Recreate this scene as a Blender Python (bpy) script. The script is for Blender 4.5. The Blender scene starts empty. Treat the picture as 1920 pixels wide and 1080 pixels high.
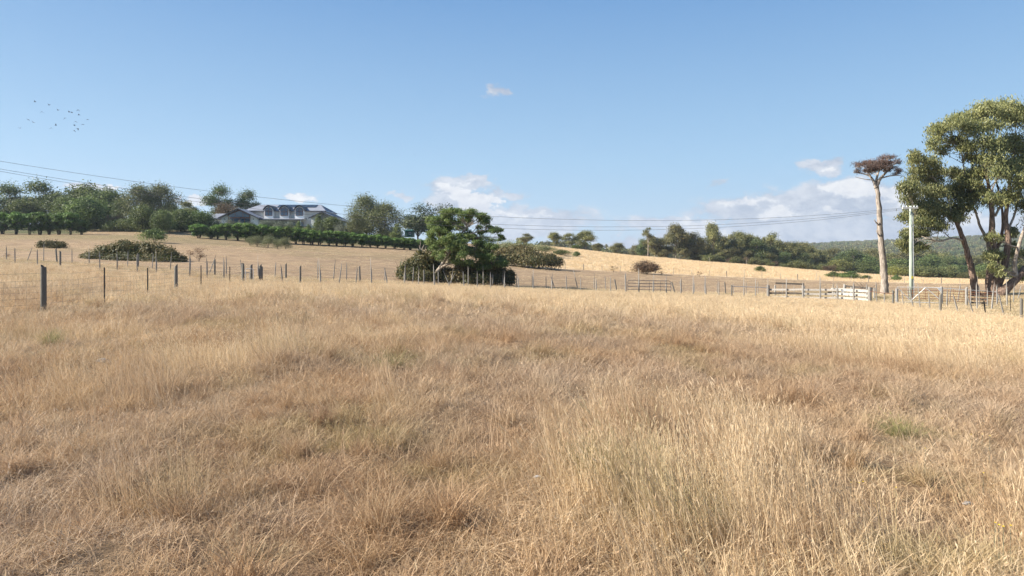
import bpy, math, random
import numpy as np
from mathutils import Vector, Matrix

# ------------------------------------------------------------------ camera, sky, sun, exposure
SC = bpy.context.scene
C = SC.collection
CAMZ, HOR, F = 1.6, 478.0, 1280.0
cd = bpy.data.cameras.new('camera'); cam = bpy.data.objects.new('camera', cd); C.objects.link(cam)
cam.location = (0, 0, CAMZ); cam.rotation_euler = (math.radians(90), 0, 0)
cd.lens = 24; cd.sensor_width = 36; cd.shift_y = -(540-HOR)/1920
cd.clip_start = 0.1; cd.clip_end = 20000
SC.camera = cam
SC.view_settings.view_transform = 'Standard'; SC.view_settings.look = 'None'
SC.view_settings.gamma = 1; SC.view_settings.use_curve_mapping = False
SC.view_settings.exposure = 1.2
SUN_EL = math.radians(33); SUN_AZ = math.radians(-98)     # azimuth from +Y, towards +X (negative: left)
sd = Vector((math.sin(SUN_AZ)*math.cos(SUN_EL), math.cos(SUN_AZ)*math.cos(SUN_EL), math.sin(SUN_EL)))
sl = bpy.data.lights.new('sun', 'SUN'); sl.energy = 5.0; sl.angle = math.radians(0.53); sl.color = (1, .93, .82)
so = bpy.data.objects.new('sun', sl); C.objects.link(so)
so.rotation_euler = sd.to_track_quat('Z', 'Y').to_euler(); so.location = (0, 0, 60)

class NT:
    def __init__(s, tree): s.t = tree; s.n = tree.nodes; s.l = tree.links
    def node(s, typ, **kw):
        n = s.n.new(typ)
        for k, v in kw.items(): setattr(n, k, v)
        return n
    def put(s, sock, v):
        if isinstance(v, bpy.types.NodeSocket): s.l.new(v, sock)
        else: sock.default_value = v
    def m(s, op, a, b=0.0, c=0.0, clamp=False):
        n = s.n.new('ShaderNodeMath'); n.operation = op; n.use_clamp = clamp
        s.put(n.inputs[0], a); s.put(n.inputs[1], b); s.put(n.inputs[2], c)
        return n.outputs[0]
    def mixc(s, f, a, b, bt='MIX'):
        n = s.n.new('ShaderNodeMix'); n.data_type = 'RGBA'; n.blend_type = bt
        s.put(n.inputs[0], f); s.put(n.inputs[6], a); s.put(n.inputs[7], b)
        return n.outputs[2]
    def noise(s, vec, scale, detail=4, rough=.55, dist=0.0):
        n = s.n.new('ShaderNodeTexNoise'); n.inputs['Scale'].default_value = scale
        n.inputs['Detail'].default_value = detail; n.inputs['Roughness'].default_value = rough
        n.inputs['Distortion'].default_value = dist
        if vec is not None: s.put(n.inputs['Vector'], vec)
        return n.outputs['Fac']
    def ramp(s, f, a, b, to0=0.0, to1=1.0, smooth=True):
        n = s.n.new('ShaderNodeMapRange'); n.clamp = True
        if smooth: n.interpolation_type = 'SMOOTHSTEP'
        s.put(n.inputs[0], f); s.put(n.inputs[1], a); s.put(n.inputs[2], b); s.put(n.inputs[3], to0); s.put(n.inputs[4], to1)
        return n.outputs[0]
    def comb(s, x, y, z):
        n = s.n.new('ShaderNodeCombineXYZ'); s.put(n.inputs[0], x); s.put(n.inputs[1], y); s.put(n.inputs[2], z); return n.outputs[0]

world = bpy.data.worlds.new('World'); SC.world = world; world.use_nodes = True
w = NT(world.node_tree); w.n.clear()
sky = w.node('ShaderNodeTexSky', sky_type='NISHITA', sun_disc=False)
sky.sun_elevation = SUN_EL; sky.sun_rotation = SUN_AZ; sky.air_density = 1.0; sky.dust_density = 0.35; sky.ozone_density = 2.0
SKYS = 0.0715
hs = w.node('ShaderNodeHueSaturation'); hs.inputs['Saturation'].default_value = .86; hs.inputs['Value'].default_value = 1.0
w.l.new(sky.outputs[0], hs.inputs['Color'])
tc = w.node('ShaderNodeTexCoord'); sx = w.node('ShaderNodeSeparateXYZ'); w.l.new(tc.outputs['Generated'], sx.inputs[0])
den = w.m('MAXIMUM', w.m('ABSOLUTE', sx.outputs[1]), .25)
U = w.m('DIVIDE', sx.outputs[0], den); V = w.m('DIVIDE', sx.outputs[2], den)
uv = w.comb(U, w.m('MULTIPLY', V, 1.7), 0.0)
n1 = w.noise(uv, 14, 8, .6, .2); n2 = w.noise(uv, 46, 6, .6, .3)
nw1 = w.noise(uv, 22, 7, .65); nw2 = w.noise(w.comb(w.m('ADD', U, 7.3), w.m('MULTIPLY', V, 1.7), 2.0), 22, 7, .65)
UW = w.m('ADD', U, w.m('MULTIPLY', w.m('SUBTRACT', nw1, .5), .12)); VW = w.m('ADD', V, w.m('MULTIPLY', w.m('SUBTRACT', nw2, .5), .05))
def blobs(lst):
    tot = None
    for (px, py, rx, ry, a) in lst:
        u0 = (px-960)/F; v0 = (HOR-py)/F
        du = w.m('DIVIDE', w.m('SUBTRACT', UW, u0), rx/F); dv = w.m('DIVIDE', w.m('SUBTRACT', VW, v0), ry/F)
        q = w.m('ADD', w.m('MULTIPLY', du, du), w.m('MULTIPLY', dv, dv))
        e = w.m('MULTIPLY', w.m('POWER', 2.718, w.m('MULTIPLY', q, -1.0)), a)
        tot = e if tot is None else w.m('MAXIMUM', tot, e)
    return tot
CUM = [(845,358,40,14,.85),(1010,402,60,12,.7),(1450,400,50,14,.8),(1290,438,60,10,.85),(1560,398,50,12,.75),(872,370,24,28,1.1),(902,384,34,26,1.1),(880,392,50,20,.8),(930,402,36,14,.75),(1320,426,34,20,1.1),(1345,440,60,14,.7),(1385,378,36,15,.72),
       (1600,354,64,18,.9),(1665,362,60,22,.95),(1552,312,20,8,.5),(1440,372,46,18,.62),(200,356,46,8,.9),(375,378,50,9,.95),(555,374,32,10,.95),
       (1830,420,60,20,.6),(2150,380,180,40,.8),(-300,380,200,20,.7)]
STR = [(935,172,30,9,.62),(1000,415,110,26,1.1),(930,360,30,12,.6),(1580,400,120,26,.9),(845,352,50,22,.8),(850,378,52,20,.85),(895,345,36,12,.7),(1010,408,90,18,.85),(985,436,90,18,.8),(965,372,24,9,.62),(755,367,14,7,.6),(1340,345,30,10,.5),
       (1250,420,100,16,.75),(1420,395,110,28,.92),(1520,385,130,30,.9),(1620,372,120,34,.95),(1500,435,200,30,1.0),(1350,450,150,26,.9),(1700,440,160,30,1.0),
       (1170,458,120,16,.7),(1540,310,44,16,.7),(1850,440,160,34,1.0),(170,352,50,8,.6),(560,372,34,9,.62),(700,462,200,10,.5),(2300,420,300,60,1.0),(-500,420,350,40,.9)]
cm, st = blobs(CUM), blobs(STR)
nn = w.m('ADD', w.m('MULTIPLY', n1, .65), w.m('MULTIPLY', n2, .35))
dc = w.ramp(w.m('ADD', cm, w.m('MULTIPLY', w.m('SUBTRACT', nn, .5), 2.2)), .40, .62)
ds = w.ramp(w.m('ADD', st, w.m('MULTIPLY', w.m('SUBTRACT', nn, .5), 1.8)), .12, .50)
ds = w.m('MULTIPLY', ds, w.ramp(st, .05, .30)); dc = w.m('MULTIPLY', dc, w.ramp(cm, .10, .35))
shade = w.ramp(w.m('ADD', w.m('MULTIPLY', n1, .6), w.m('MULTIPLY', n2, .4)), .36, .62)
col_s = w.mixc(shade, (2.7, 3.05, 3.75, 1), (4.7, 4.85, 5.2, 1))
col_c = w.mixc(shade, (4.1, 4.3, 4.8, 1), (6.0, 6.0, 6.0, 1))
ccol = w.mixc(dc, col_s, col_c)
cden = w.m('MAXIMUM', w.m('MULTIPLY', dc, .95), w.m('MULTIPLY', ds, .88))
cr = w.node('ShaderNodeValToRGB'); w.l.new(w.m('MAXIMUM', sx.outputs[2], 0.0), cr.inputs[0])   # clear-day blue by true elevation
for i_, (p_, c_) in enumerate([(0,(2.85,4.15,5.35)),(.13,(2.15,3.65,5.25)),(.35,(.92,2.20,4.25)),(1,(.36,1.0,2.6))]):
    e_ = cr.color_ramp.elements[i_] if i_ < 2 else cr.color_ramp.elements.new(p_)
    e_.position = p_; e_.color = (*c_, 1)
skyt = w.mixc(.88, hs.outputs[0], cr.outputs[0])
fin = w.mixc(cden, skyt, ccol)
bg = w.node('ShaderNodeBackground'); bg.inputs['Strength'].default_value = SKYS
w.l.new(fin, bg.inputs[0]); wo = w.node('ShaderNodeOutputWorld'); w.l.new(bg.outputs[0], wo.inputs[0])

# ------------------------------------------------------------------ helpers
RNG = np.random.default_rng(7); random.seed(7)
_tab = np.random.default_rng(3).random((256, 256))
def vnoise(x, y, s, seed=0):
    x = np.asarray(x, float)/s + seed*17.3; y = np.asarray(y, float)/s + seed*31.7
    xi = np.floor(x).astype(int); yi = np.floor(y).astype(int); fx = x-xi; fy = y-yi
    fx = fx*fx*(3-2*fx); fy = fy*fy*(3-2*fy)
    a = _tab[xi & 255, yi & 255]; b = _tab[(xi+1) & 255, yi & 255]; c = _tab[xi & 255, (yi+1) & 255]; d = _tab[(xi+1) & 255, (yi+1) & 255]
    return (a*(1-fx)+b*fx)*(1-fy)+(c*(1-fx)+d*fx)*fy
def fbm(x, y, s, seed=0): return .5*vnoise(x,y,s,seed)+.3*vnoise(x,y,s/2.1,seed+1)+.2*vnoise(x,y,s/4.3,seed+2)
def sstep(a, b, v): t = np.clip((v-a)/(b-a), 0, 1); return t*t*(3-2*t)

DS = np.array([3,10,20,30,42,56,75,100,135,175,225,300,450,800,1300,1750,2600,4000.])
PX = np.array([-2500,-600,0,300,560,800,1000,1200,1450,1700,1920,2500,4500.])
ZT = np.array([
 [.2,.4,.6,1.0,1.6,2.4,3.5,5.0,7.0,9.0,11,12,12,10,8,5,5,5],
 [.1,.2,.3,.5,.9,1.6,2.8,4.3,6.3,9.0,11,12,12,8,4,4,5,5],
 [0,.05,.12,.3,.55,.95,2.1,3.7,6.0,8.8,11,12,11,6,2,2,5,5],
 [0,0,0,-.05,.1,.55,1.5,3.0,5.5,8.7,10.5,11,10,5,0,0,5,5],
 [0,0,-.05,-.15,-.27,0,.8,2.0,3.5,9.2,9.8,9.5,8,3,0,0,5,5],
 [0,-.05,-.15,-.3,-.58,-.8,-.5,.4,1.9,4.2,5.8,5,2,-2,-5,0,5,5],
 [0,-.1,-.3,-.55,-.95,-1.3,-1.35,-1.0,-.1,2.4,4.6,3.2,-2,-8,-8,0,5,5],
 [0,-.2,-.5,-.85,-1.3,-1.7,-2.1,-2.1,-1.5,-.3,1.0,-1,-6,-11,-6,3,5,5],
 [0,-.35,-.85,-1.25,-1.7,-2.1,-2.6,-2.9,-2.9,-2.6,-2.4,-4.5,-9,-12,0,12,10,5],
 [0,-.45,-1.05,-1.5,-2.0,-2.35,-2.6,-3.2,-3.9,-4.5,-5.8,-8.5,-12,-13,14,29,20,8],
 [0,-.55,-1.25,-1.7,-2.05,-2.2,-2.45,-3.0,-4.2,-5.5,-7,-10,-13,-14,18,40,25,8],
 [0,-.8,-1.6,-2.1,-2.4,-2.6,-3,-4,-5.5,-7.5,-10,-14,-16,-10,20,45,30,8],
 [0,-1,-2,-2.6,-3,-3.5,-4.5,-6,-8,-11,-14,-16,-16,-5,20,40,30,8]])
def hermite(xs, T, q, axis_vals):
    # T: (..., n) values at xs, q query; returns interpolated along the last axis with limited slopes
    n = len(xs); i = np.clip(np.searchsorted(xs, q)-1, 0, n-2)
    h = np.diff(xs); sl_ = np.diff(T, axis=-1)/h
    m = np.zeros_like(T)
    m[..., 1:-1] = (sl_[..., :-1]*h[1:]+sl_[..., 1:]*h[:-1])/(h[1:]+h[:-1]); m[..., 0] = sl_[..., 0]; m[..., -1] = sl_[..., -1]
    return i, h, m
LD = np.log(DS+8)
_, _, MD = hermite(LD, ZT, np.zeros(1), None)
def H(x, y):
    x = np.atleast_1d(np.asarray(x, float)); y = np.atleast_1d(np.asarray(y, float))
    d = np.clip(y, 3, 3999); px = np.clip(960+F*x/np.maximum(y, 8.0), PX[0], PX[-1]-1)
    q = np.log(d+8); i = np.clip(np.searchsorted(LD, q)-1, 0, len(LD)-2)
    h = LD[i+1]-LD[i]; t = (q-LD[i])/h
    h00 = 2*t**3-3*t**2+1; h10 = t**3-2*t**2+t; h01 = -2*t**3+3*t**2; h11 = t**3-t**2
    cols = ZT[:, i]*h00+MD[:, i]*(h*h10)+ZT[:, i+1]*h01+MD[:, i+1]*(h*h11)      # (13, N)
    hx = np.diff(PX); sl_ = np.diff(cols, axis=0)/hx[:, None]
    m = np.zeros_like(cols); m[1:-1] = (sl_[:-1]*hx[1:, None]+sl_[1:]*hx[:-1, None])/(hx[1:]+hx[:-1])[:, None]; m[0] = sl_[0]; m[-1] = sl_[-1]
    j = np.clip(np.searchsorted(PX, px)-1, 0, len(PX)-2); k = np.arange(len(px)); hh = hx[j]; t = (px-PX[j])/hh
    h00 = 2*t**3-3*t**2+1; h10 = t**3-2*t**2+t; h01 = -2*t**3+3*t**2; h11 = t**3-t**2
    z = cols[j, k]*h00+m[j, k]*hh*h10+cols[j+1, k]*h01+m[j+1, k]*hh*h11
    a = np.clip(1-y/90, .25, 1)
    z = z + a*.15*(vnoise(x, y, 1.3, 5)-.5) + a*.10*(vnoise(x, y, .55, 6)-.5) + .25*(vnoise(x, y, 14, 8)-.5)*sstep(20, 90, y)
    z = z + sstep(600, 1100, y)*sstep(300, 1400, x)*14*(fbm(x, y, 260, 9)-.5)
    return z
def G(px, d): x = (px-960)/F*d; return Vector((x, d, float(H(x, d)[0])))
def Vp(px, py, d): return Vector(((px-960)/F*d, d, CAMZ+(HOR-py)/F*d))
def hz(x, y): return float(H(x, y)[0])

def pmat(name, col, rough=.8, col2=None, scale=6, metal=0, bump=0.0, stretch=(1,1,1), lo=.35, hi=.65, spec=.3, world_co=False):
    m = bpy.data.materials.new(name); m.use_nodes = True; t = NT(m.node_tree); b = t.n['Principled BSDF']
    b.inputs['Roughness'].default_value = rough; b.inputs['Metallic'].default_value = metal; b.inputs['Specular IOR Level'].default_value = spec
    tcn = t.node('ShaderNodeTexCoord'); mp = t.node('ShaderNodeMapping'); mp.inputs['Scale'].default_value = stretch
    t.l.new(tcn.outputs['Object'], mp.inputs[0])
    oi = t.node('ShaderNodeObjectInfo')
    off = t.node('ShaderNodeVectorMath', operation='ADD'); t.l.new(mp.outputs[0], off.inputs[0]); t.l.new(oi.outputs['Random'], off.inputs[1])
    sc = t.node('ShaderNodeVectorMath', operation='SCALE'); t.l.new(oi.outputs['Random'], sc.inputs[0]); sc.inputs['Scale'].default_value = 37.0
    t.l.new(sc.outputs[0], off.inputs[1])
    nz = t.noise(off.outputs[0], scale, 6, .6)
    c2 = col2 if col2 else tuple(c*.7 for c in col)
    r = t.ramp(nz, lo, hi); c = t.mixc(r, (*c2, 1), (*col, 1))
    vr = t.ramp(oi.outputs['Random'], 0, 1, .85, 1.12, False)
    hsn = t.node('ShaderNodeHueSaturation'); t.l.new(vr, hsn.inputs['Value']); t.l.new(c, hsn.inputs['Color'])
    t.l.new(hsn.outputs[0], b.inputs['Base Color'])
    if bump:
        bn = t.node('ShaderNodeBump'); bn.inputs['Strength'].default_value = bump; bn.inputs['Distance'].default_value = .02
        t.l.new(nz, bn.inputs['Height']); t.l.new(bn.outputs[0], b.inputs['Normal'])
    return m
def leafmat(name, a, b_, transl=.35, rough=.55, attr='tint', atype='GEOMETRY'):
    m = bpy.data.materials.new(name); m.use_nodes = True; t = NT(m.node_tree); b = t.n['Principled BSDF']
    at = t.node('ShaderNodeAttribute', attribute_name=attr, attribute_type=atype)
    a = tuple(q*.86 for q in a); b_ = tuple(q*.92 for q in b_)
    c = t.mixc(at.outputs['Fac'], (*a, 1), (*b_, 1))
    oi = t.node('ShaderNodeObjectInfo'); vr = t.ramp(oi.outputs['Random'], 0, 1, .82, 1.18, False)
    hr = t.ramp(oi.outputs['Random'], 0, 1, .485, .512, False)
    hsn = t.node('ShaderNodeHueSaturation'); t.l.new(vr, hsn.inputs['Value']); t.l.new(hr, hsn.inputs['Hue']); t.l.new(c, hsn.inputs['Color']); c = hsn.outputs[0]
    b.inputs['Roughness'].default_value = rough; b.inputs['Specular IOR Level'].default_value = .3
    t.l.new(c, b.inputs['Base Color'])
    tr = t.node('ShaderNodeBsdfTranslucent'); t.l.new(c, tr.inputs[0])
    mx = t.node('ShaderNodeMixShader'); mx.inputs[0].default_value = transl
    t.l.new(b.outputs[0], mx.inputs[1]); t.l.new(tr.outputs[0], mx.inputs[2]); t.l.new(mx.outputs[0], t.n['Material Output'].inputs[0])
    return m

def link(name, me, mat, parent=None, loc=None):
    if mat is not None and len(me.materials) == 0: me.materials.append(mat)
    o = bpy.data.objects.new(name, me); C.objects.link(o)
    if parent: o.parent = parent
    if loc is not None: o.location = loc
    return o
def tag(o, label, cat=None, group=None, kind=None):
    o['label'] = label
    if cat: o['category'] = cat
    if group: o['group'] = group
    if kind: o['kind'] = kind
    return o
def empty(name, loc, label, cat, group=None, rz=0):
    o = bpy.data.objects.new(name, None); C.objects.link(o); o.location = loc; o.rotation_euler.z = rz; o.empty_display_size = .3
    return tag(o, label, cat, group)
def np_mesh(name, verts, faces, attrs=None, smooth=False):
    """faces: (n,k) int array (k = 3 or 4)"""
    me = bpy.data.meshes.new(name); verts = np.asarray(verts, np.float32); faces = np.asarray(faces, np.int32)
    n, k = faces.shape
    me.vertices.add(len(verts)); me.vertices.foreach_set('co', verts.ravel())
    me.loops.add(n*k); me.loops.foreach_set('vertex_index', faces.ravel())
    me.polygons.add(n); me.polygons.foreach_set('loop_start', np.arange(n, dtype=np.int32)*k)
    if smooth: me.polygons.foreach_set('use_smooth', np.ones(n, bool))
    me.update(calc_edges=True)
    for an, (dom, typ, arr) in (attrs or {}).items():
        a = me.attributes.new(an, typ, dom)
        a.data.foreach_set('value' if typ in ('FLOAT', 'INT') else ('color' if typ == 'FLOAT_COLOR' else 'vector'), np.asarray(arr).ravel())
    return me
class MB:
    def __init__(s): s.v = []; s.f = []
    def box(s, c, size, rz=0, rx=0, ry=0, taper=1.0):
        M = Matrix.Translation(c) @ Matrix.Rotation(rz, 4, 'Z') @ Matrix.Rotation(ry, 4, 'Y') @ Matrix.Rotation(rx, 4, 'X')
        i = len(s.v)
        for z in (-.5, .5):
            k = taper if z > 0 else 1
            for x, y in ((-.5,-.5),(.5,-.5),(.5,.5),(-.5,.5)): s.v.append(M @ Vector((x*size[0]*k, y*size[1]*k, z*size[2])))
        s.f += [(i,i+3,i+2,i+1),(i+4,i+5,i+6,i+7),(i,i+1,i+5,i+4),(i+1,i+2,i+6,i+5),(i+2,i+3,i+7,i+6),(i+3,i,i+4,i+7)]
        return s
    def beam(s, a, b, wd, th):
        a, b = Vector(a), Vector(b); d = (b-a); L = d.length; q = d.to_track_quat('X', 'Z')
        i = len(s.v)
        for x in (0, L):
            for y, z in ((-th/2,-wd/2),(th/2,-wd/2),(th/2,wd/2),(-th/2,wd/2)): s.v.append(a + q @ Vector((x, y, z)))
        s.f += [(i,i+1,i+2,i+3),(i+4,i+7,i+6,i+5),(i,i+4,i+5,i+1),(i+1,i+5,i+6,i+2),(i+2,i+6,i+7,i+3),(i+3,i+7,i+4,i)]
        return s
    def tube(s, pts, rads, n=6, cap=True, jit=0.0):
        pts = [Vector(p) for p in pts]
        if not hasattr(rads, '__len__'): rads = [rads]*len(pts)
        i0 = len(s.v); up = Vector((.13, .97, .2))
        for k, p in enumerate(pts):
            t = (pts[min(k+1, len(pts)-1)]-pts[max(k-1, 0)]).normalized()
            a = t.cross(up)
            if a.length < .05: a = t.cross(Vector((1, 0, 0)))
            a.normalize(); b = t.cross(a)
            for j in range(n):
                th = 2*math.pi*j/n; r = rads[k]*(1+(random.random()-.5)*2*jit)
                s.v.append(p+(a*math.cos(th)+b*math.sin(th))*r)
        for k in range(len(pts)-1):
            for j in range(n):
                j2 = (j+1) % n; s.f.append((i0+k*n+j, i0+k*n+j2, i0+(k+1)*n+j2, i0+(k+1)*n+j))
        if cap:
            s.f.append(tuple(i0+j for j in range(n-1, -1, -1))); e = i0+(len(pts)-1)*n; s.f.append(tuple(e+j for j in range(n)))
        return s
    def poly(s, pts, thick=None, axis=(0,1,0)):
        """closed outline extruded along axis"""
        i = len(s.v); n = len(pts); ax = Vector(axis)*thick
        for p in pts: s.v.append(Vector(p))
        for p in pts: s.v.append(Vector(p)+ax)
        s.f.append(tuple(range(i, i+n))); s.f.append(tuple(range(i+2*n-1, i+n-1, -1)))
        for k in range(n): k2 = (k+1) % n; s.f.append((i+k2, i+k, i+n+k, i+n+k2))
        return s
    def mesh(s, name, smooth=False):
        me = bpy.data.meshes.new(name); me.from_pydata([tuple(v) for v in s.v], [], s.f); me.update()
        if smooth: me.polygons.foreach_set('use_smooth', [True]*len(me.polygons))
        return me
    def build(s, name, mat, parent=None, loc=None, smooth=False): return link(name, s.mesh(name, smooth), mat, parent, loc)

# ------------------------------------------------------------------ ground
def interp(px, tbl): a = np.array(tbl, float); return np.interp(px, a[:, 0], a[:, 1])
ROWF = [(-3000,62),(-300,60),(28,54),(257,48),(420,43.5),(560,42),(700,45),(815,49),(1000,54),(1200,57),(1440,61),(1630,56),(1675,51.5),(1763,42.5),(1915,35),(2100,31),(2600,26)]
ROWB = [(-3000,70),(-300,68),(12,61),(259,55),(402,50),(536,50),(674,51.5),(800,57),(969,61),(1135,64),(1440,71),(2600,75)]
ROWC = [(1000,122),(1050,124),(1200,130),(1450,131),(1700,131),(2000,128)]
def gauss(x, y, cx, cy, rx, ry, rot=0):
    c, s_ = math.cos(rot), math.sin(rot); dx, dy = x-cx, y-cy
    a = (dx*c+dy*s_)/rx; b = (-dx*s_+dy*c)/ry
    return np.exp(-(a*a+b*b))
def pxof(x, y): return 960+F*x/np.maximum(y, 3.0)
def tallness(x, y):
    px = pxof(x, y)
    t = 1.0*gauss(x,y,1.25,4.8,1.1,2.9,-.22)+.8*gauss(x,y,3.3,3.9,.5,.7)+1.0*gauss(x,y,-4.3,9.6,1.1,3.2,-.1)
    t = t+.8*gauss(x,y,-2.1,4.4,.6,.7)+.5*gauss(x,y,-1.2,7.2,.7,1.1)+.5*gauss(x,y,-8,12,2,2.5)+.35*gauss(x,y,2.6,9.2,1.4,1.6)
    edge = sstep(22, 32, y)*(.55+.45*sstep(300, 1000, px)); t = t+edge
    t = t+.85*sstep(1250, 1850, px)*sstep(11, 17, y)
    t = t-.9*gauss(x,y,5,8.5,2.7,2.8)-.7*gauss(x,y,3.0,12,2.6,2.2)-.5*gauss(x,y,-6.5,15,2.5,1.5)-.5*gauss(x,y,-.9,5.6,.8,1.3)-.4*gauss(x,y,0,12,2.5,2)
    t = t+1.3*(fbm(x,y,3.2,11)-.5)+.15
    return np.clip(t, 0, 1.25)
def greenness(x, y):
    g = 1.1*gauss(x,y,3.85,6.75,.33,.28)+.9*gauss(x,y,2.35,8.1,.35,.25)+.8*gauss(x,y,1.0,4.3,.35,.5)+.9*gauss(x,y,2.2,3.5,.35,.25)+.6*gauss(x,y,-1.8,10.0,.5,.3)+.5*gauss(x,y,-.5,5.0,.5,.3)
    g = g+.6*gauss(x,y,3.0,5.0,.5,.3)+.5*gauss(x,y,-1.4,6,.8,.35)+.6*gauss(x,y,1.6,16,.8,.8)+.4*gauss(x,y,-3.2,10.6,1,.4)
    g = g+.4*sstep(.62,.74,fbm(x,y,1.1,21))
    return np.clip(g, 0, 1)
def zonecol(x, y):
    px = pxof(x, y); n = fbm(x, y, 2.3, 31); n2 = fbm(x, y, 9, 33); rf = interp(px, ROWF)+1.0
    base = np.stack([.27+.10*n, .185+.062*n, .112+.03*n], -1)                 # near thatch
    graz = np.stack([.36+.07*n2, .255+.045*n2, .155+.03*n2], -1)                # grazed paddock
    gold = np.stack([.70+.10*n, .53+.07*n, .33+.045*n], -1)                  # long golden grass
    gr = np.array([.20,.185,.075]); wood = np.array([.10,.10,.045])
    big = sstep(rf-1, rf+1.5, y)[:, None]
    c = base*(1-big)+graz*big
    rc = interp(np.clip(px, 1000, 2000), ROWC)
    right = sstep(940, 1040, px); gz = (sstep(rc-1, rc+1.5, y)*right)[:, None]; c = c*(1-gz)+gold*gz
    yard = (sstep(rf-1, rf+2, y)*(1-sstep(74, 84, y))*sstep(1420, 1560, px))[:, None]*(.25+.4*n2)[:, None]; c = c*(1-yard)+gr*yard
    lane = (np.exp(-((y-rf-3)/3)**2)*sstep(.42,.6,fbm(x,y,3,41)))[:, None]*.45; c = c*(1-lane)+gr*lane
    pk = (gauss(x,y,-75,118,45,12)*.5*(1-right)+ (1-right)*sstep(.55,.7,fbm(x,y,22,51))*.22)[:, None]*(y > 75)[:, None]; c = c*(1-pk)+gr*pk
    fw = (sstep(interp(px,[(0,129.5),(160,131.5),(170,146),(370,146),(380,135.5),(800,144)]), interp(px,[(0,133),(160,134),(170,156),(370,156),(380,138),(800,147)]), y)*(1-sstep(820, 900, px)))[:, None]; c = c*(1-fw)+wood*1.3*fw
    far = sstep(235, 290, y)[:, None]; c = c*(1-far)+wood*far
    # open golden fields left in the valley and on the hill
    op = (gauss(x,y,650,1300,22,30)+gauss(x,y,215,420,28,22)+gauss(x,y,160,330,14,16)+.9*gauss(x,y,300,420,20,10))[:, None]; op = np.clip(op*1.5,0,1)
    c = c*(1-op)+np.array([.42,.33,.20])*op
    return c
ys = np.concatenate([np.arange(-25, 2, 1.0), np.arange(2, 62, .32), 62*np.exp(np.linspace(0, math.log(3950/62), 150))])
ss = np.linspace(-1.45, 1.45, 420)
YY, SS_ = np.meshgrid(ys, ss, indexing='ij'); XX = SS_*(np.maximum(YY, -12)*1.0+24)
gx, gy = XX.ravel(), YY.ravel(); gz_ = H(gx, gy); gc = zonecol(gx, gy)
NR, NC = YY.shape; idx = np.arange(NR*NC).reshape(NR, NC)
fc = np.stack([idx[:-1,:-1], idx[:-1,1:], idx[1:,1:], idx[1:,:-1]], -1).reshape(-1, 4)
gme = np_mesh('ground', np.stack([gx, gy, gz_], -1), fc, {'zone': ('POINT', 'FLOAT_COLOR', np.concatenate([gc, np.ones((len(gc), 1))], -1))}, smooth=True)
gm = bpy.data.materials.new('dry_ground'); gm.use_nodes = True; t = NT(gm.node_tree); b = t.n['Principled BSDF']
b.inputs['Roughness'].default_value = .95; b.inputs['Specular IOR Level'].default_value = .1
at = t.node('ShaderNodeAttribute', attribute_name='zone'); ge = t.node('ShaderNodeNewGeometry')
na = t.noise(ge.outputs['Position'], 9, 8, .7); nb = t.noise(ge.outputs['Position'], .45, 8, .65)
mpn = t.node('ShaderNodeMapping'); mpn.inputs['Scale'].default_value = (.35, 1.0, 1.0); t.l.new(ge.outputs['Position'], mpn.inputs[0])
ncz = t.noise(mpn.outputs[0], 1.5, 6, .7)
f1 = t.ramp(na, .3, .7, .62, 1.35, False); f2 = t.ramp(nb, .3, .7, .8, 1.2, False); f3 = t.ramp(ncz, .35, .65, .78, 1.18, False)
ff = t.m('MULTIPLY', t.m('MULTIPLY', f1, f2), f3)
hsn = t.node('ShaderNodeHueSaturation'); t.l.new(at.outputs['Color'], hsn.inputs['Color']); t.l.new(t.m('MULTIPLY', ff, .80), hsn.inputs['Value'])
t.l.new(hsn.outputs[0], b.inputs['Base Color'])
bn = t.node('ShaderNodeBump'); bn.inputs['Strength'].default_value = .7; bn.inputs['Distance'].default_value = .08
t.l.new(na, bn.inputs['Height']); bn2 = t.node('ShaderNodeBump'); bn2.inputs['Strength'].default_value = .5; bn2.inputs['Distance'].default_value = .5
t.l.new(nb, bn2.inputs['Height']); t.l.new(bn.outputs[0], bn2.inputs['Normal']); t.l.new(bn2.outputs[0], b.inputs['Normal'])
ground = link('ground', gme, gm); tag(ground, 'dry straw coloured paddocks rising to a low hill', kind='structure')

# ------------------------------------------------------------------ materials
M = {}
M['timber'] = pmat('weathered_post_timber', (.23,.215,.185), .9, (.10,.09,.075), 9, bump=.5, stretch=(6,6,.8))
M['grey_timber'] = pmat('grey_split_timber', (.36,.34,.31), .9, (.17,.155,.135), 9, bump=.5, stretch=(6,6,.8))
M['pale_board'] = pmat('pale_painted_board', (.66,.63,.57), .8, (.40,.37,.32), 5, bump=.3, stretch=(.6,5,5))
M['grey_board'] = pmat('silver_grey_board', (.42,.395,.36), .85, (.22,.20,.175), 5, bump=.3, stretch=(.6,5,5))
M['dark_board'] = pmat('dark_old_board', (.10,.085,.07), .85, (.05,.042,.035), 5, bump=.3, stretch=(.6,5,5))
M['picket'] = pmat('black_picket_steel', (.022,.022,.024), .55, (.05,.04,.035), 12, metal=.3)
M['wire'] = pmat('galvanised_wire', (.20,.20,.20), .7, (.12,.11,.10), 4, metal=.2)
M['galv'] = pmat('galvanised_tube', (.48,.50,.52), .45, (.34,.34,.34), 7, metal=.4)
M['rust'] = pmat('rusty_tube', (.23,.10,.055), .8, (.10,.045,.03), 7, metal=.1)
M['brown_tube'] = pmat('dark_brown_tube', (.10,.075,.065), .7, (.2,.19,.19), 6, metal=.2)
M['bark_brown'] = pmat('furrowed_brown_bark', (.27,.19,.145), .95, (.085,.055,.04), 4, bump=1.0, stretch=(3,3,.5))
M['bark_grey'] = pmat('smooth_grey_bark', (.44,.38,.31), .9, (.21,.165,.13), 3, bump=.5, stretch=(2,2,.6))
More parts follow.
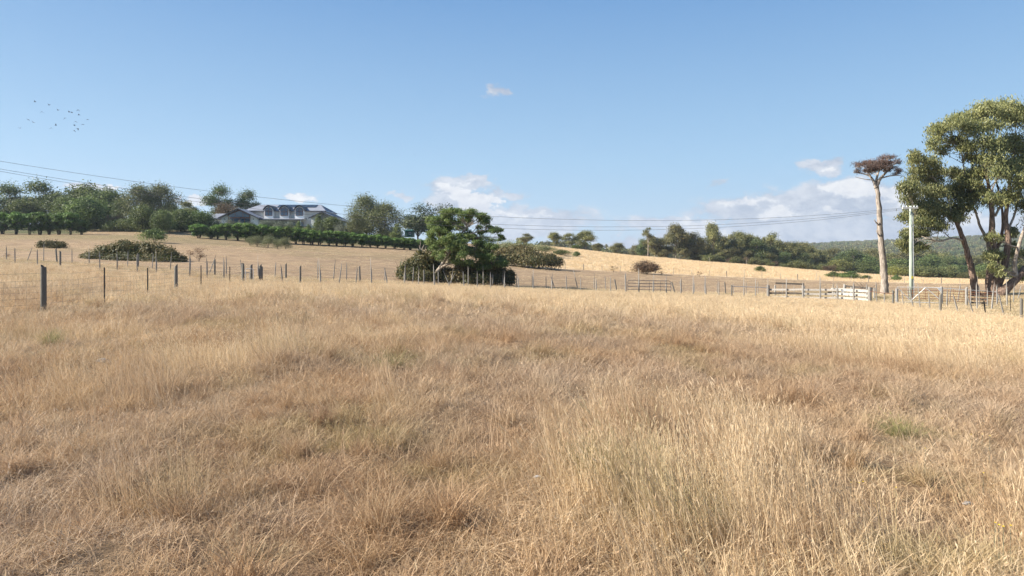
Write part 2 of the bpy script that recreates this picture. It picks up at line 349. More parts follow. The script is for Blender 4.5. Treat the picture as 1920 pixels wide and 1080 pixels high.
M['bark_dead'] = pmat('bleached_dead_bark', (.50,.43,.36), .9, (.20,.165,.14), 4, bump=.9, stretch=(3.5,3.5,.35))
M['bark_dark'] = pmat('dark_shrub_stem', (.085,.065,.05), .95, (.04,.03,.024), 6, bump=.5, stretch=(3,3,.6))
M['pole'] = pmat('green_treated_pole', (.42,.47,.39), .85, (.27,.30,.25), 3, bump=.3, stretch=(4,4,.3))
M['white_enamel'] = pmat('white_enamel_plate', (.75,.76,.77), .4, (.6,.6,.6), 3)
L = {}
L['gum'] = leafmat('gum_leaf', (.085,.11,.04), (.34,.33,.135), .35, .45)
L['gum_dark'] = leafmat('dark_gum_leaf', (0.045, 0.08, 0.03), (0.240,0.276,0.096), .3, .45)
L['gum_far'] = leafmat('distant_gum_leaf', (.085,.10,.038), (.33,.30,.12), .3)
L['wattle'] = leafmat('wattle_leaf', (.06,.105,.03), (.25,.29,.09), .35)
L['green'] = leafmat('green_leaf', (.038,.070,.020), (0.227,0.280,0.085), .3)
L['birch'] = leafmat('grey_green_leaf', (0.065, 0.1, 0.04), (0.324,0.336,0.144), .35)
L['pine'] = leafmat('dark_pine_needle', (0.03, 0.05, 0.022), (0.144,0.156,0.066), .15)
L['cypress'] = leafmat('cypress_frond', (0.03, 0.07, 0.015), (0.221,0.351,0.065), .25)
L['bramble'] = leafmat('bramble_leaf', (0.045, 0.07, 0.018), (0.25, 0.2, 0.08), .3)
L['scrub'] = leafmat('olive_scrub_leaf', (.07,.085,.03), (.24,.24,.09), .3)
L['bramble_brown'] = leafmat('browning_bramble_leaf', (.10,.072,.038), (.27,.165,.10), .3)
L['gorse'] = leafmat('gorse_sprig', (0.07, 0.1, 0.035), (0.297,0.297,0.143), .2)
L['olive'] = leafmat('grey_olive_leaf', (0.1, 0.13, 0.09), (0.3, 0.32, 0.23), .25)
L['brownleaf'] = leafmat('brown_dry_leaf', (.10,.075,.04), (.21,.145,.085), .25)
L['dead'] = leafmat('dead_brown_foliage', (.075,.055,.042), (.30,.20,.14), .2)
L['yellow'] = leafmat('yellow_green_leaf', (.12,.14,.04), (.33,.31,.09), .35)

# ------------------------------------------------------------------ foliage maker
def foliage(lobes, n, size, aspect=.45, clump=.34, per=12, out=.8, droop=0.0, rng=None, bottom=.55, shell=(.25,1.12), attr_bias=0.0, upt=0.0, squash=1.0):
    """lobes: list of (cx,cy,cz,rx,ry,rz[,bias]); n leaves of given length; returns mesh data"""
    rng = rng or RNG
    Lb = np.array([l[:6] for l in lobes]); bias = np.array([l[6] if len(l) > 6 else 0.0 for l in lobes])
    wgt = (Lb[:,3]*Lb[:,4]*Lb[:,5])**(2/3); wgt /= wgt.sum()
    nc = max(1, n//per); li = rng.choice(len(lobes), nc, p=wgt)
    d = rng.normal(size=(nc, 3)); d /= np.linalg.norm(d, axis=1)[:, None]
    low = d[:, 2] < -bottom*rng.random(nc); d[low, 2] *= -1
    r = shell[0]+(shell[1]-shell[0])*rng.random(nc)**.6
    c = Lb[li, :3]+d*Lb[li, 3:6]*r[:, None]
    rs = (Lb[li, 3]+Lb[li, 5])/2
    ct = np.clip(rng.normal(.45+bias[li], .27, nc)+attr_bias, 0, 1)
    k = np.repeat(np.arange(nc), per); N = len(k)
    off = rng.normal(size=(N, 3))*(clump*rs[k])[:, None]; off[:, 2] *= .8
    p = c[k]+off
    nd = d[k]*out+rng.normal(size=(N, 3))*.6; nd[:, 2] += upt; nd /= np.linalg.norm(nd, axis=1)[:, None]
    a = np.cross(nd, rng.normal(size=(N, 3)))
    if droop: a[:, 2] -= droop*np.linalg.norm(a, axis=1)
    a /= np.linalg.norm(a, axis=1)[:, None]+1e-9
    b_ = np.cross(nd, a); b_ /= np.linalg.norm(b_, axis=1)[:, None]+1e-9
    L_ = size*(.6+.8*rng.random(N)); W = L_*aspect
    v = np.stack([p-a*L_[:, None]*.5, p+b_*W[:, None]*.5, p+a*L_[:, None]*.5, p-b_*W[:, None]*.5], 1).reshape(-1, 3)
    f = np.arange(N*4).reshape(N, 4)
    ti = np.clip(ct[k]+rng.normal(size=N)*.12, 0, 1)
    return v, f, ti
def fol_mesh(name, *a, **k):
    v, f, ti = foliage(*a, **k); return np_mesh(name, v, f, {'tint': ('FACE', 'FLOAT', ti.astype(np.float32))})
def bend(a, b, k=.15, n=5, rng=random):
    a, b = Vector(a), Vector(b); L_ = (b-a).length; m = (a+b)/2+Vector((rng.uniform(-k,k),rng.uniform(-k,k),rng.uniform(-k*.3,k)))*L_
    return [a*(1-t_)**2+m*2*t_*(1-t_)+b*t_*t_ for t_ in [i/(n-1) for i in range(n)]]

PROTO = {}
def tree_proto(key, kind, H_, lobes, nleaf, lsize, trunk_r, leaf, bark, seed, trunk_top=.55, stems=1, **kw):
    """lobes in units of H_ ; makes shared meshes: trunk + crown"""
    rr = random.Random(seed); random.seed(seed); g = np.random.default_rng(seed)
    lb = [tuple(H_*q for q in l[:6])+tuple(l[6:]) for l in lobes]
    mb = MB()
    for s_ in range(stems):
        ang = rr.uniform(0, 6.28); sp = .0 if stems == 1 else rr.uniform(.03, .12)*H_
        top = Vector((math.cos(ang)*sp+rr.uniform(-.03,.03)*H_, math.sin(ang)*sp, H_*trunk_top))
        pts = bend((math.cos(ang)*trunk_r*.8*(stems > 1), math.sin(ang)*trunk_r*.8*(stems > 1), -.3), top, .06, 6, rr)
        mb.tube(pts, [trunk_r*(1.25-.9*i/5)/(stems**.4) for i in range(6)], 7)
        for l in lb[s_::stems]:
            st_ = pts[rr.choice([2, 3, 4])]
            bp = bend(st_, (l[0], l[1], l[2]), .12, 4, rr); r0 = trunk_r*.42/(stems**.3)
            mb.tube(bp, [r0, r0*.75, r0*.5, r0*.25], 5)
            for q in range(3):
                e = Vector((l[0]+rr.uniform(-.7,.7)*l[3], l[1]+rr.uniform(-.7,.7)*l[4], l[2]+rr.uniform(-.3,.8)*l[5]))
                mb.tube(bend(bp[2], e, .15, 3, rr), [r0*.35, r0*.22, r0*.08], 4)
    PROTO[key] = (kind, H_, mb.mesh('trunk', True), fol_mesh('crown', lb, nleaf, lsize, rng=g, **kw), M[bark], L[leaf])
def plant(key, px, d, height, label, cat='tree', group=None, wx=1.0, rz=None, name=None, dz=-.1, loc=None):
    kind, H_, tm, cme, bm, lm = PROTO[key]
    p = loc if loc is not None else G(px, d)
    o = empty(name or kind, (p[0], p[1], p[2]+dz), label, cat, group, random.uniform(0, 6.28) if rz is None else rz)
    s_ = height/H_; o.scale = (s_*wx, s_*wx, s_)
    link('trunk', tm, bm, o); link('crown', cme, lm, o)
    return o
def ball_lobes(n, cz, rxy, rz, lr, seed, zmin=-1, flat=1.0):
    g = random.Random(seed); out = []
    for i in range(n):
        z = g.uniform(zmin, 1); a = i*2.4+g.uniform(-.5,.5); r = math.sqrt(max(0, 1-z*z))*g.uniform(.55, 1)
        q = lr*1.35*g.uniform(.7, 1.25); out.append((math.cos(a)*r*rxy, math.sin(a)*r*rxy, cz+z*rz, q, q, q*flat, g.uniform(-.24,.24)))
    return out
# generic trees
tree_proto('broad1','broadleaf_tree',8, ball_lobes(12,.56,.30,.30,.17,1), 10000,.42,.2,'green','bark_dark',1, bottom=.9)
tree_proto('broad2','broadleaf_tree',8, ball_lobes(14,.54,.36,.30,.17,2), 10000,.42,.2,'green','bark_dark',2, bottom=.9)
tree_proto('birch1','birch_tree',10, ball_lobes(22,.52,.25,.40,.12,3), 13000,.36,.18,'birch','bark_grey',3, droop=.8, aspect=.35, clump=.4, bottom=.9)
tree_proto('pine1','pine_tree',10, ball_lobes(13,.62,.24,.30,.14,4), 9000,.38,.2,'pine','bark_dark',4, aspect=.5)
tree_proto('gumf1','gum_tree',12, ball_lobes(14,.58,.30,.34,.125,5,-1,.75), 8500,.50,.2,'gum_far','bark_grey',5, trunk_top=.7, aspect=.5)
tree_proto('gumf2','gum_tree',12, ball_lobes(17,.55,.27,.40,.12,6,-1,.8), 9500,.50,.2,'gum_far','bark_grey',6, trunk_top=.75, aspect=.5)
tree_proto('gumf3','gum_tree',12, ball_lobes(14,.60,.36,.30,.13,7,-1,.7), 8500,.50,.22,'gum_far','bark_grey',7, trunk_top=.65, aspect=.4, stems=2)
tree_proto('gumf4','gum_tree',12, ball_lobes(19,.50,.25,.44,.12,8,-1,.9), 10500,.50,.2,'gum_far','bark_grey',8, trunk_top=.7, aspect=.4)
tree_proto('gumd','gum_tree',12, ball_lobes(15,.56,.29,.36,.125,9,-1,.8), 8500,.50,.2,'gum_dark','bark_grey',9, trunk_top=.7, aspect=.4)
tree_proto('sparse','gum_tree',12, ball_lobes(6,.62,.13,.33,.07,10,-1,.7), 2200,.38,.16,'gum_far','bark_grey',10, trunk_top=.9, aspect=.4)
tree_proto('yel','broadleaf_tree',6, ball_lobes(10,.5,.36,.32,.2,11), 5000,.34,.15,'yellow','bark_dark',11, bottom=.9)
tree_proto('conif','conifer_tree',6, [(0,0,.2,.24,.24,.14),(0,0,.4,.20,.20,.14),(.02,0,.58,.16,.16,.13),(0,.01,.75,.11,.11,.12),(0,0,.9,.06,.06,.1),(.12,.05,.35,.1,.1,.1),(-.1,.06,.5,.1,.1,.1)], 6000,.24,.12,'green','bark_dark',12, bottom=.9, attr_bias=.15)
tree_proto('brownt','broadleaf_tree',6, ball_lobes(10,.5,.36,.32,.18,13), 6000,.28,.15,'brownleaf','bark_dark',13, bottom=.9)
for i in range(4):
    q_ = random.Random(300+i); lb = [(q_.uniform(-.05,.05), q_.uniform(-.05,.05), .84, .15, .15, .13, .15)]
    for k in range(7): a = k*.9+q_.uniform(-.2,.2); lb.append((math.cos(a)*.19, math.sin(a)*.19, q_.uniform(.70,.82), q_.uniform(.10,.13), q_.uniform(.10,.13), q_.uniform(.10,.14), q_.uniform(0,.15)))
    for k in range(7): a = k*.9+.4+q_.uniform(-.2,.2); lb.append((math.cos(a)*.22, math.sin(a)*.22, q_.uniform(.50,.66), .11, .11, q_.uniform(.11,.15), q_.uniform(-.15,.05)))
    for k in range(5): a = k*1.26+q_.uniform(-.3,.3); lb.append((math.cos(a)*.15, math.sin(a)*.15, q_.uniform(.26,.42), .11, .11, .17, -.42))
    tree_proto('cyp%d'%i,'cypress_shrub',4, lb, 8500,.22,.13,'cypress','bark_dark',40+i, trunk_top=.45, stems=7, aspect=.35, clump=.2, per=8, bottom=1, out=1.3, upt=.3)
for i in range(2):
    tree_proto('gorse%d'%i,'gorse_bush',2, ball_lobes(10,.42,.42,.34,.22,50+i,-.6), 5000,.13,.04,'gorse','bark_dark',50+i, trunk_top=.3, stems=4, aspect=.25, bottom=1, out=.7)
    tree_proto('olive%d'%i,'olive_shrub',3, ball_lobes(9,.5,.36,.3,.2,60+i,-.8), 3500,.2,.06,'olive','bark_dark',60+i, trunk_top=.3, stems=3, aspect=.35, bottom=1)
    tree_proto('bush%d'%i,'green_bush',2, ball_lobes(10,.45,.5,.32,.22,70+i,-.6), 4000,.17,.04,'green','bark_dark',70+i, trunk_top=.3, stems=4, aspect=.4, bottom=1)
tree_proto('scrub0','scrub_bush',2, ball_lobes(10,.45,.5,.32,.22,75,-.8), 4500,.2,.04,'scrub','bark_dark',75, trunk_top=.3, stems=4, aspect=.4, bottom=1)
tree_proto('scrub1','scrub_bush',2, ball_lobes(12,.45,.5,.34,.2,76,-.8), 4500,.2,.04,'scrub','bark_dark',76, trunk_top=.3, stems=4, aspect=.4, bottom=1)
tree_proto('brownb','bracken_bush',2, ball_lobes(10,.45,.5,.36,.22,80,-.8), 6000,.15,.04,'bramble_brown','bark_dark',80, trunk_top=.3, stems=4, aspect=.4, bottom=1)
tree_proto('twiggy','twiggy_shrub',2, ball_lobes(7,.55,.45,.3,.12,81,-.8), 700,.12,.035,'bramble_brown','bark_dark',81, trunk_top=.5, stems=4, aspect=.4, bottom=1)

# ------------------------------------------------------------------ far wood on the hill (one mass)
def gn_instances(name, pts, rot, scl, idx_, tint, coll_objs, label):
    coll = bpy.data.collections.new(name+'_sources')
    for o in coll_objs: coll.objects.link(o)
    me = bpy.data.meshes.new(name); me.vertices.add(len(pts)); me.vertices.foreach_set('co', np.asarray(pts, np.float32).ravel())
    for an, typ, arr in (('rot','FLOAT_VECTOR',rot),('scl','FLOAT_VECTOR',scl),('pick','INT',idx_),('tint','FLOAT_VECTOR',tint)):
        a = me.attributes.new(an, typ, 'POINT')
        arr = np.asarray(arr, np.int32 if typ == 'INT' else np.float32)
        a.data.foreach_set('value' if typ == 'INT' else 'vector', arr.ravel())
    o = bpy.data.objects.new(name, me); C.objects.link(o)
    ng = bpy.data.node_groups.new(name, 'GeometryNodeTree')
    ng.interface.new_socket('Geometry', in_out='INPUT', socket_type='NodeSocketGeometry'); ng.interface.new_socket('Geometry', in_out='OUTPUT', socket_type='NodeSocketGeometry')
    gi = ng.nodes.new('NodeGroupInput'); go = ng.nodes.new('NodeGroupOutput'); ip = ng.nodes.new('GeometryNodeInstanceOnPoints')
    ci = ng.nodes.new('GeometryNodeCollectionInfo'); ci.inputs['Collection'].default_value = coll
    ci.inputs['Separate Children'].default_value = True; ci.inputs['Reset Children'].default_value = True
    def na_(nm, dt):
        n = ng.nodes.new('GeometryNodeInputNamedAttribute'); n.data_type = dt; n.inputs['Name'].default_value = nm
        return [q for q in n.outputs if q.enabled and q.name == 'Attribute'][0]
    ng.links.new(gi.outputs[0], ip.inputs['Points']); ng.links.new(ci.outputs[0], ip.inputs['Instance']); ip.inputs['Pick Instance'].default_value = True
    ng.links.new(na_('pick','INT'), ip.inputs['Instance Index'])
    er = ng.nodes.new('FunctionNodeEulerToRotation'); ng.links.new(na_('rot','FLOAT_VECTOR'), er.inputs[0]); ng.links.new(er.outputs[0], ip.inputs['Rotation'])
    ng.links.new(na_('scl','FLOAT_VECTOR'), ip.inputs['Scale']); ng.links.new(ip.outputs[0], go.inputs[0])
    md = o.modifiers.new('scatter', 'NODES'); md.node_group = ng
    return tag(o, label, kind='stuff')

srcs = []
for i in range(5):
    g = np.random.default_rng(100+i)
    lb = [(12*q for q in l[:6]) for l in ball_lobes(8,.55,.28,.36,.18,90+i,-.9,.8)]
    lb = [tuple(l) for l in lb]
    me = fol_mesh('far_crown_%d' % i, lb, 900, 1.3, rng=g, aspect=.6, clump=.3, per=6, bottom=.8)
    mb = MB().tube([(0,0,-1),(0,0,8)], [.3,.15], 4); 
    me.materials.append([L['gum_far'], L['gum_far'], L['gum_dark'], L['gum_far'], L['brownleaf']][i]); srcs.append(bpy.data.objects.new('far_crown_%d' % i, me))
g = np.random.default_rng(5)
pts = []
yy = 470.0
while yy < 2100:
    step = 8.5 if yy > 900 else 10
    xs = np.arange(yy*.02, yy*.98+60, step*1.02); pts.append(np.stack([xs+g.uniform(-4,4,len(xs)), yy+g.uniform(-4,4,len(xs))], -1)); yy += step*(1.0 if yy < 1750 else 2)
pts = np.concatenate(pts)
keep = (gauss(pts[:,0],pts[:,1],650,1295,24,45) < .35) & (gauss(pts[:,0],pts[:,1],215,420,26,40) < .4) & (g.random(len(pts)) < .93)
pts = pts[keep]; z = H(pts[:,0], pts[:,1]); n = len(pts); s_ = g.uniform(.62, 1.15, n)
wood = gn_instances('far_forest', np.stack([pts[:,0],pts[:,1],z-.5],-1), np.stack([np.zeros(n),np.zeros(n),g.uniform(0,6.28,n)],-1),
    np.stack([s_*1.05,s_*1.05,s_*g.uniform(.9,1.2,n)],-1), g.choice(5, n, p=[.3,.25,.22,.15,.08]), np.ones((n,3)), srcs, 'hazy grey-green eucalypt forest covering the distant hillside')

# ------------------------------------------------------------------ house on the hill
HD = 172.0
def X(px): return (px-960)/F*HD
def Z(py): return CAMZ+(HOR-py)/F*HD
M['wall'] = pmat('cream_weatherboard', (.86,.85,.82), .7, (.80,.79,.76), 2, stretch=(.2,.2,6))
M['roof'] = pmat('grey_roof_sheet', (.22,.235,.275), .8, (.18,.195,.23), 1.2, metal=0, stretch=(5,.3,.3))
M['roof_dark'] = pmat('charcoal_trim', (.05,.055,.07), .5)
M['panel'] = pmat('solar_panel_glass', (.012,.014,.022), .22, (.02,.022,.03), 2)
M['panel'].node_tree.nodes['Principled BSDF'].inputs['Specular IOR Level'].default_value = .5
M['redwood'] = pmat('red_brown_frame', (.20,.075,.04), .6, (.14,.05,.03), 4)
M['glass'] = pmat('window_glass', (.03,.055,.10), .08, (.04,.07,.12), .8, spec=.9)
M['brick'] = pmat('grey_brick', (.25,.25,.25), .9, (.16,.15,.15), 3)
hx, hy = X(520), HD+6
house = empty('country_house', (hx, hy, hz(hx, hy)), 'long cream two storey house with grey roof and three arched dormers above the hedge', 'house')
HO = Vector(house.location)
ORD = ['leftmost','second','third','fourth','fifth','sixth','seventh','eighth','ninth','tenth','eleventh','twelfth','thirteenth','fourteenth','fifteenth','sixteenth','seventeenth','eighteenth','nineteenth','twentieth','twenty-first','twenty-second','twenty-third','twenty-fourth','twenty-fifth','twenty-sixth','twenty-seventh','twenty-eighth','twenty-ninth','thirtieth','thirty-first','thirty-second','thirty-third','thirty-fourth','thirty-fifth']
def hb(name, mat, fn, parent=None):
    mb = MB(); fn(mb); mb.v = [Vector(v)-HO for v in mb.v]; return mb.build(name, M[mat], parent or house)
def bx(px0, px1, py0, py1, y0, y1): 
    return lambda mb: mb.box(((X(px0)+X(px1))/2, HD+(y0+y1)/2, (Z(py0)+Z(py1))/2), (abs(X(px1)-X(px0)), y1-y0, abs(Z(py1)-Z(py0))))
def q3(px, py, y): return Vector((X(px), HD+y, Z(py)))
def slab(mb, a, b, c, d, th=.18):
    n = (b-a).cross(d-a).normalized()*th; 
    if n.z < 0: n = -n
    i = len(mb.v); mb.v += [a, b, c, d, a+n, b+n, c+n, d+n]
    mb.f += [(i,i+3,i+2,i+1),(i+4,i+5,i+6,i+7),(i,i+1,i+5,i+4),(i+1,i+2,i+6,i+5),(i+2,i+3,i+7,i+6),(i+3,i,i+4,i+7)]
# main upper volume
hb('wall', 'wall', bx(466,612,395.5,432,0,9.5))
EV, RG = 395.6, 382.5
rf = hb('roof', 'roof', lambda m: slab(m, q3(459,EV+.8,-.9), q3(613,EV+1.6,-.9), q3(592,RG,4.75), q3(474,RG,4.75)))
hb('roof', 'roof', lambda m: slab(m, q3(459,EV+.8,10.4), q3(613,EV+1.6,10.4), q3(592,RG,4.75), q3(474,RG,4.75)))
hb('roof', 'roof', lambda m: m.poly([q3(459,EV+.8,-.9), q3(474,RG,4.75), q3(459,EV+.8,10.4)], .12, (1,0,0)))
hb('roof', 'roof', lambda m: m.poly([q3(613,EV+1.6,-.9), q3(592,RG,4.75), q3(613,EV+1.6,10.4)], .12, (-1,0,0)))
hb('gutter', 'roof_dark', bx(458.6,613.4,395.6,397.0,-1.12,-.95), rf)
hb('ridge_cap', 'roof', bx(473.5,592.5,381.3,382.3,4.5,5.0), rf)
def roofpt(px, f): a = q3(px, EV+1.2, -.9); c = q3(px, RG, 4.75); return a.lerp(c, f)+Vector((0,-.12,.22))
for i in range(9):
    p0 = 514+i*8.15; hb('solar_panel', 'panel', lambda m: slab(m, roofpt(p0,.52), roofpt(p0+7.8,.52), roofpt(p0+7.8,.93), roofpt(p0,.93), .06))
def dormer(pc):
    w_ = 8.3
    body = hb('dormer', 'wall', lambda m: (m.poly([q3(pc-w_,412,-1.6), q3(pc+w_,412,-1.6), q3(pc+w_,393.5,-1.6), q3(pc+4.5,389.3,-1.6), q3(pc,387.6,-1.6), q3(pc-4.5,389.3,-1.6), q3(pc-w_,393.5,-1.6)], 4.5)))
    prof = [(-w_-1.2,395),(-w_,392.6),(-4.6,388.1),(0,386.2),(4.6,388.1),(w_,392.6),(w_+1.2,395)]
    for (a, b_) in zip(prof[:-1], prof[1:]):
        hb('dormer_roof', 'roof_dark', lambda m: slab(m, q3(pc+a[0],a[1],-2.0), q3(pc+b_[0],b_[1],-2.0), q3(pc+b_[0],b_[1],3.2), q3(pc+a[0],a[1],3.2), .14), body)
    win = hb('window', 'redwood', lambda m: m.poly([q3(pc-6.9,405.2,-1.72), q3(pc+6.9,405.2,-1.72), q3(pc+6.9,393.8,-1.72), q3(pc+4,390.6,-1.72), q3(pc,389.2,-1.72), q3(pc-4,390.6,-1.72), q3(pc-6.9,393.8,-1.72)], .12))
    for sx_ in (-1, 1):
        hb('pane', 'glass', lambda m: m.poly([q3(pc+sx_*.5,404.6,-1.76), q3(pc+sx_*6.2,404.6,-1.76), q3(pc+sx_*6.2,398.0,-1.76), q3(pc+sx_*.5,398.0,-1.76)], .03), win)
        hb('pane', 'glass', lambda m: m.poly([q3(pc+sx_*.5,397.3,-1.76), q3(pc+sx_*6.2,397.3,-1.76), q3(pc+sx_*6.2,394.1,-1.76), q3(pc+sx_*3.8,391.3,-1.76), q3(pc+sx_*.5,390,-1.76)], .03), win)
for pc in (508, 537, 565): dormer(pc)
ver = hb('verandah_roof', 'roof', lambda m: slab(m, q3(497,413.2,-4.2), q3(575,414,-4.2), q3(575,410.8,-.02), q3(497,410.2,-.02)))
hb('gutter', 'roof_dark', bx(497,575,413.4,414.2,-4.35,-4.22), ver)
for p in (499, 525, 550, 573): hb('verandah_post', 'wall', bx(p-.5,p+.5,414.3,430,-4.1,-3.95))
for p in (504, 516, 532, 545, 560):
    wn = hb('window', 'roof_dark', bx(p,p+9,416,428,-.1,-.02)); hb('pane', 'glass', bx(p+.6,p+8.4,416.8,427.4,-.14,-.11), wn)
for (px_) in (492.5, 520.5, 549.5): hb('downpipe', 'wall', bx(px_,px_+.7,397,412,-.14,-.02))
# left gabled wing with the big glazed gable
hb('wall', 'wall', lambda m: m.poly([q3(431,432,-5), q3(497,432,-5), q3(497,409.6,-5), q3(464,395.4,-5), q3(431,409.6,-5)], 12))
hb('roof', 'roof', lambda m: slab(m, q3(428,411.5,-6), q3(464,394.6,-6), q3(464,394.6,7.2), q3(428,411.5,7.2)))
hb('roof', 'roof', lambda m: slab(m, q3(500,411.5,-6), q3(464,394.6,-6), q3(464,394.6,7.2), q3(500,411.5,7.2)))
for s1 in (-36.4, 36.4):
    hb('barge_board', 'roof_dark', lambda m: m.poly([q3(464+s1,412.2,-6.16), q3(464,395.0,-6.16), q3(464,393.3,-6.16), q3(464+s1,410.6,-6.16)], .14))
gw = hb('window', 'redwood', lambda m: m.poly([q3(443.5,430,-5.2), q3(483.8,430,-5.2), q3(483.8,404.6,-5.2), q3(464,396,-5.2), q3(443.5,404.6,-5.2)], .17))
def gl(poly): hb('pane', 'glass', lambda m: m.poly([q3(a, b_, -5.24) for a, b_ in poly], .03), gw)
gl([(444.6,409.3),(456,409.3),(456,401.0),(444.6,405.8)]); gl([(457,409.3),(470.4,409.3),(470.4,400.4),(464,398.0),(457,400.6)]); gl([(471.4,409.3),(482.8,409.3),(482.8,405.8),(471.4,401.0)])
for a in (444.6, 454.4, 464.4, 474.2): gl([(a,429),(a+8.8,429),(a+8.8,411.4),(a,411.4)])
for p in (437.5, 489.5):
    hb('wall_light', 'roof_dark', bx(p-.5,p+.5,412,413.6,-5.25,-5.02))
# low far-left wing
hb('wall', 'wall', bx(392,430.8,411.4,430,-1,8)); hb('roof', 'roof', lambda m: slab(m, q3(390.5,411.6,-2), q3(436,411.6,-2), q3(446,400,4), q3(392,400,4)))
hb('roof', 'roof', lambda m: slab(m, q3(390.5,411.6,10), q3(436,411.6,10), q3(446,400,4), q3(392,400,4)))
hb('gutter', 'roof_dark', bx(390.3,431.5,411.4,412.5,-2.2,-2.04))
# right gabled wing
hb('wall', 'wall', lambda m: m.poly([q3(590,434,-3), q3(641,434,-3), q3(641,414,-3), q3(612,400.4,-3), q3(590,409.4,-3)], 12))
hb('brick_gable', 'brick', lambda m: m.poly([q3(596,413,-3.12), q3(634,413,-3.12), q3(612,402,-3.12)], .1))
hb('roof', 'roof', lambda m: slab(m, q3(645,415.4,-4), q3(612,399.8,-4), q3(612,399.8,9.2), q3(645,415.4,9.2)))
hb('roof', 'roof', lambda m: slab(m, q3(588,410.5,-4), q3(612,399.8,-4), q3(612,399.8,9.2), q3(588,410.5,9.2)))
hb('barge_board', 'roof_dark', lambda m: m.poly([q3(645.5,416,-4.16), q3(612,400.2,-4.16), q3(612,398.4,-4.16), q3(645.5,414.4,-4.16)], .14))
hb('barge_board', 'roof_dark', lambda m: m.poly([q3(587.5,411.4,-4.16), q3(612,400.2,-4.16), q3(612,398.4,-4.16), q3(587.5,409.8,-4.16)], .14))
wn = hb('window', 'roof_dark', bx(620,632,417,428,-3.1,-3.02)); hb('pane', 'glass', bx(621,625.6,418,427.4,-3.14,-3.11), wn); hb('pane', 'glass', bx(626.4,631,418,427.4,-3.14,-3.11), wn)
# outbuildings
def shed(name, px0, px1, pyt, pye, pyb, d, label, wallm, roofm, cat='shed'):
    def Q(px, py, y): return Vector(((px-960)/F*d, d+y, CAMZ+(HOR-py)/F*d))
    o = empty(name, Q((px0+px1)/2, pyb, 2), label, cat); O = Vector(o.location)
    def bb(nm, fn, mt, par=None):
        mb = MB(); fn(mb); mb.v = [Vector(v)-O for v in mb.v]; return mb.build(nm, mt, par or o)
    W = (px1-px0)
    bb('wall', lambda m: m.poly([Q(px0,pyb,0),Q(px1,pyb,0),Q(px1,pye,0),Q(px0,pye,0)], 4), wallm)
    bb('roof', lambda m: slab(m, Q(px0-W*.04,pye+.3,-.4),Q(px1+W*.04,pye+.3,-.4),Q(px1+W*.04,pyt,2),Q(px0-W*.04,pyt,2),.1), roofm)
    bb('roof', lambda m: slab(m, Q(px0-W*.04,pye+.3,4.4),Q(px1+W*.04,pye+.3,4.4),Q(px1+W*.04,pyt,2),Q(px0-W*.04,pyt,2),.1), roofm)
    dr = bb('door', lambda m: m.poly([Q(px0+W*.15,pyb,-.08),Q(px0+W*.38,pyb,-.08),Q(px0+W*.38,pye+(pyb-pye)*.2,-.08),Q(px0+W*.15,pye+(pyb-pye)*.2,-.08)], .06), roofm)
    wf = bb('window', lambda m: m.poly([Q(px0+W*.55,pye+(pyb-pye)*.6,-.06),Q(px0+W*.85,pye+(pyb-pye)*.6,-.06),Q(px0+W*.85,pye+(pyb-pye)*.2,-.06),Q(px0+W*.55,pye+(pyb-pye)*.2,-.06)], .04), M['white_enamel'])
    bb('pane', lambda m: m.poly([Q(px0+W*.58,pye+(pyb-pye)*.55,-.09),Q(px0+W*.82,pye+(pyb-pye)*.55,-.09),Q(px0+W*.82,pye+(pyb-pye)*.25,-.09),Q(px0+W*.58,pye+(pyb-pye)*.25,-.09)], .02), M['glass'], wf)
    return o
M['green_sheet'] = pmat('green_shed_sheet', (.03,.12,.10), .5, (.025,.09,.08), 2, stretch=(8,.3,.3))
M['red_tile'] = pmat('red_brown_tile', (.26,.12,.08), .8, (.18,.08,.06), 2)
M['pale_wall'] = pmat('pale_far_wall', (.62,.60,.55), .8)
shed('garden_shed', 759, 773, 431, 433, 444, 165, 'small dark green sheet metal shed at the hedge end beside the pine', M['green_sheet'], M['green_sheet'])
shed('dark_garage', 650, 657, 416, 418, 434, 172, 'dark charcoal garage just right of the cream house', M['roof_dark'], M['roof_dark'])
shed('roadside_shed', 88, 127, 392.5, 395, 412, 165, 'low grey roofed shed half hidden among the left trees', M['pale_wall'], M['roof'])
shed('valley_house', 1828, 1852, 502, 509, 522, 330, 'red roofed house among valley trees behind the big gum', M['pale_wall'], M['red_tile'], 'house')
shed('hillside_house', 1600, 1622, 458.5, 460, 465, 1278, 'tiny pale house in a clearing on the distant forested hill', M['pale_wall'], M['pale_wall'], 'house')

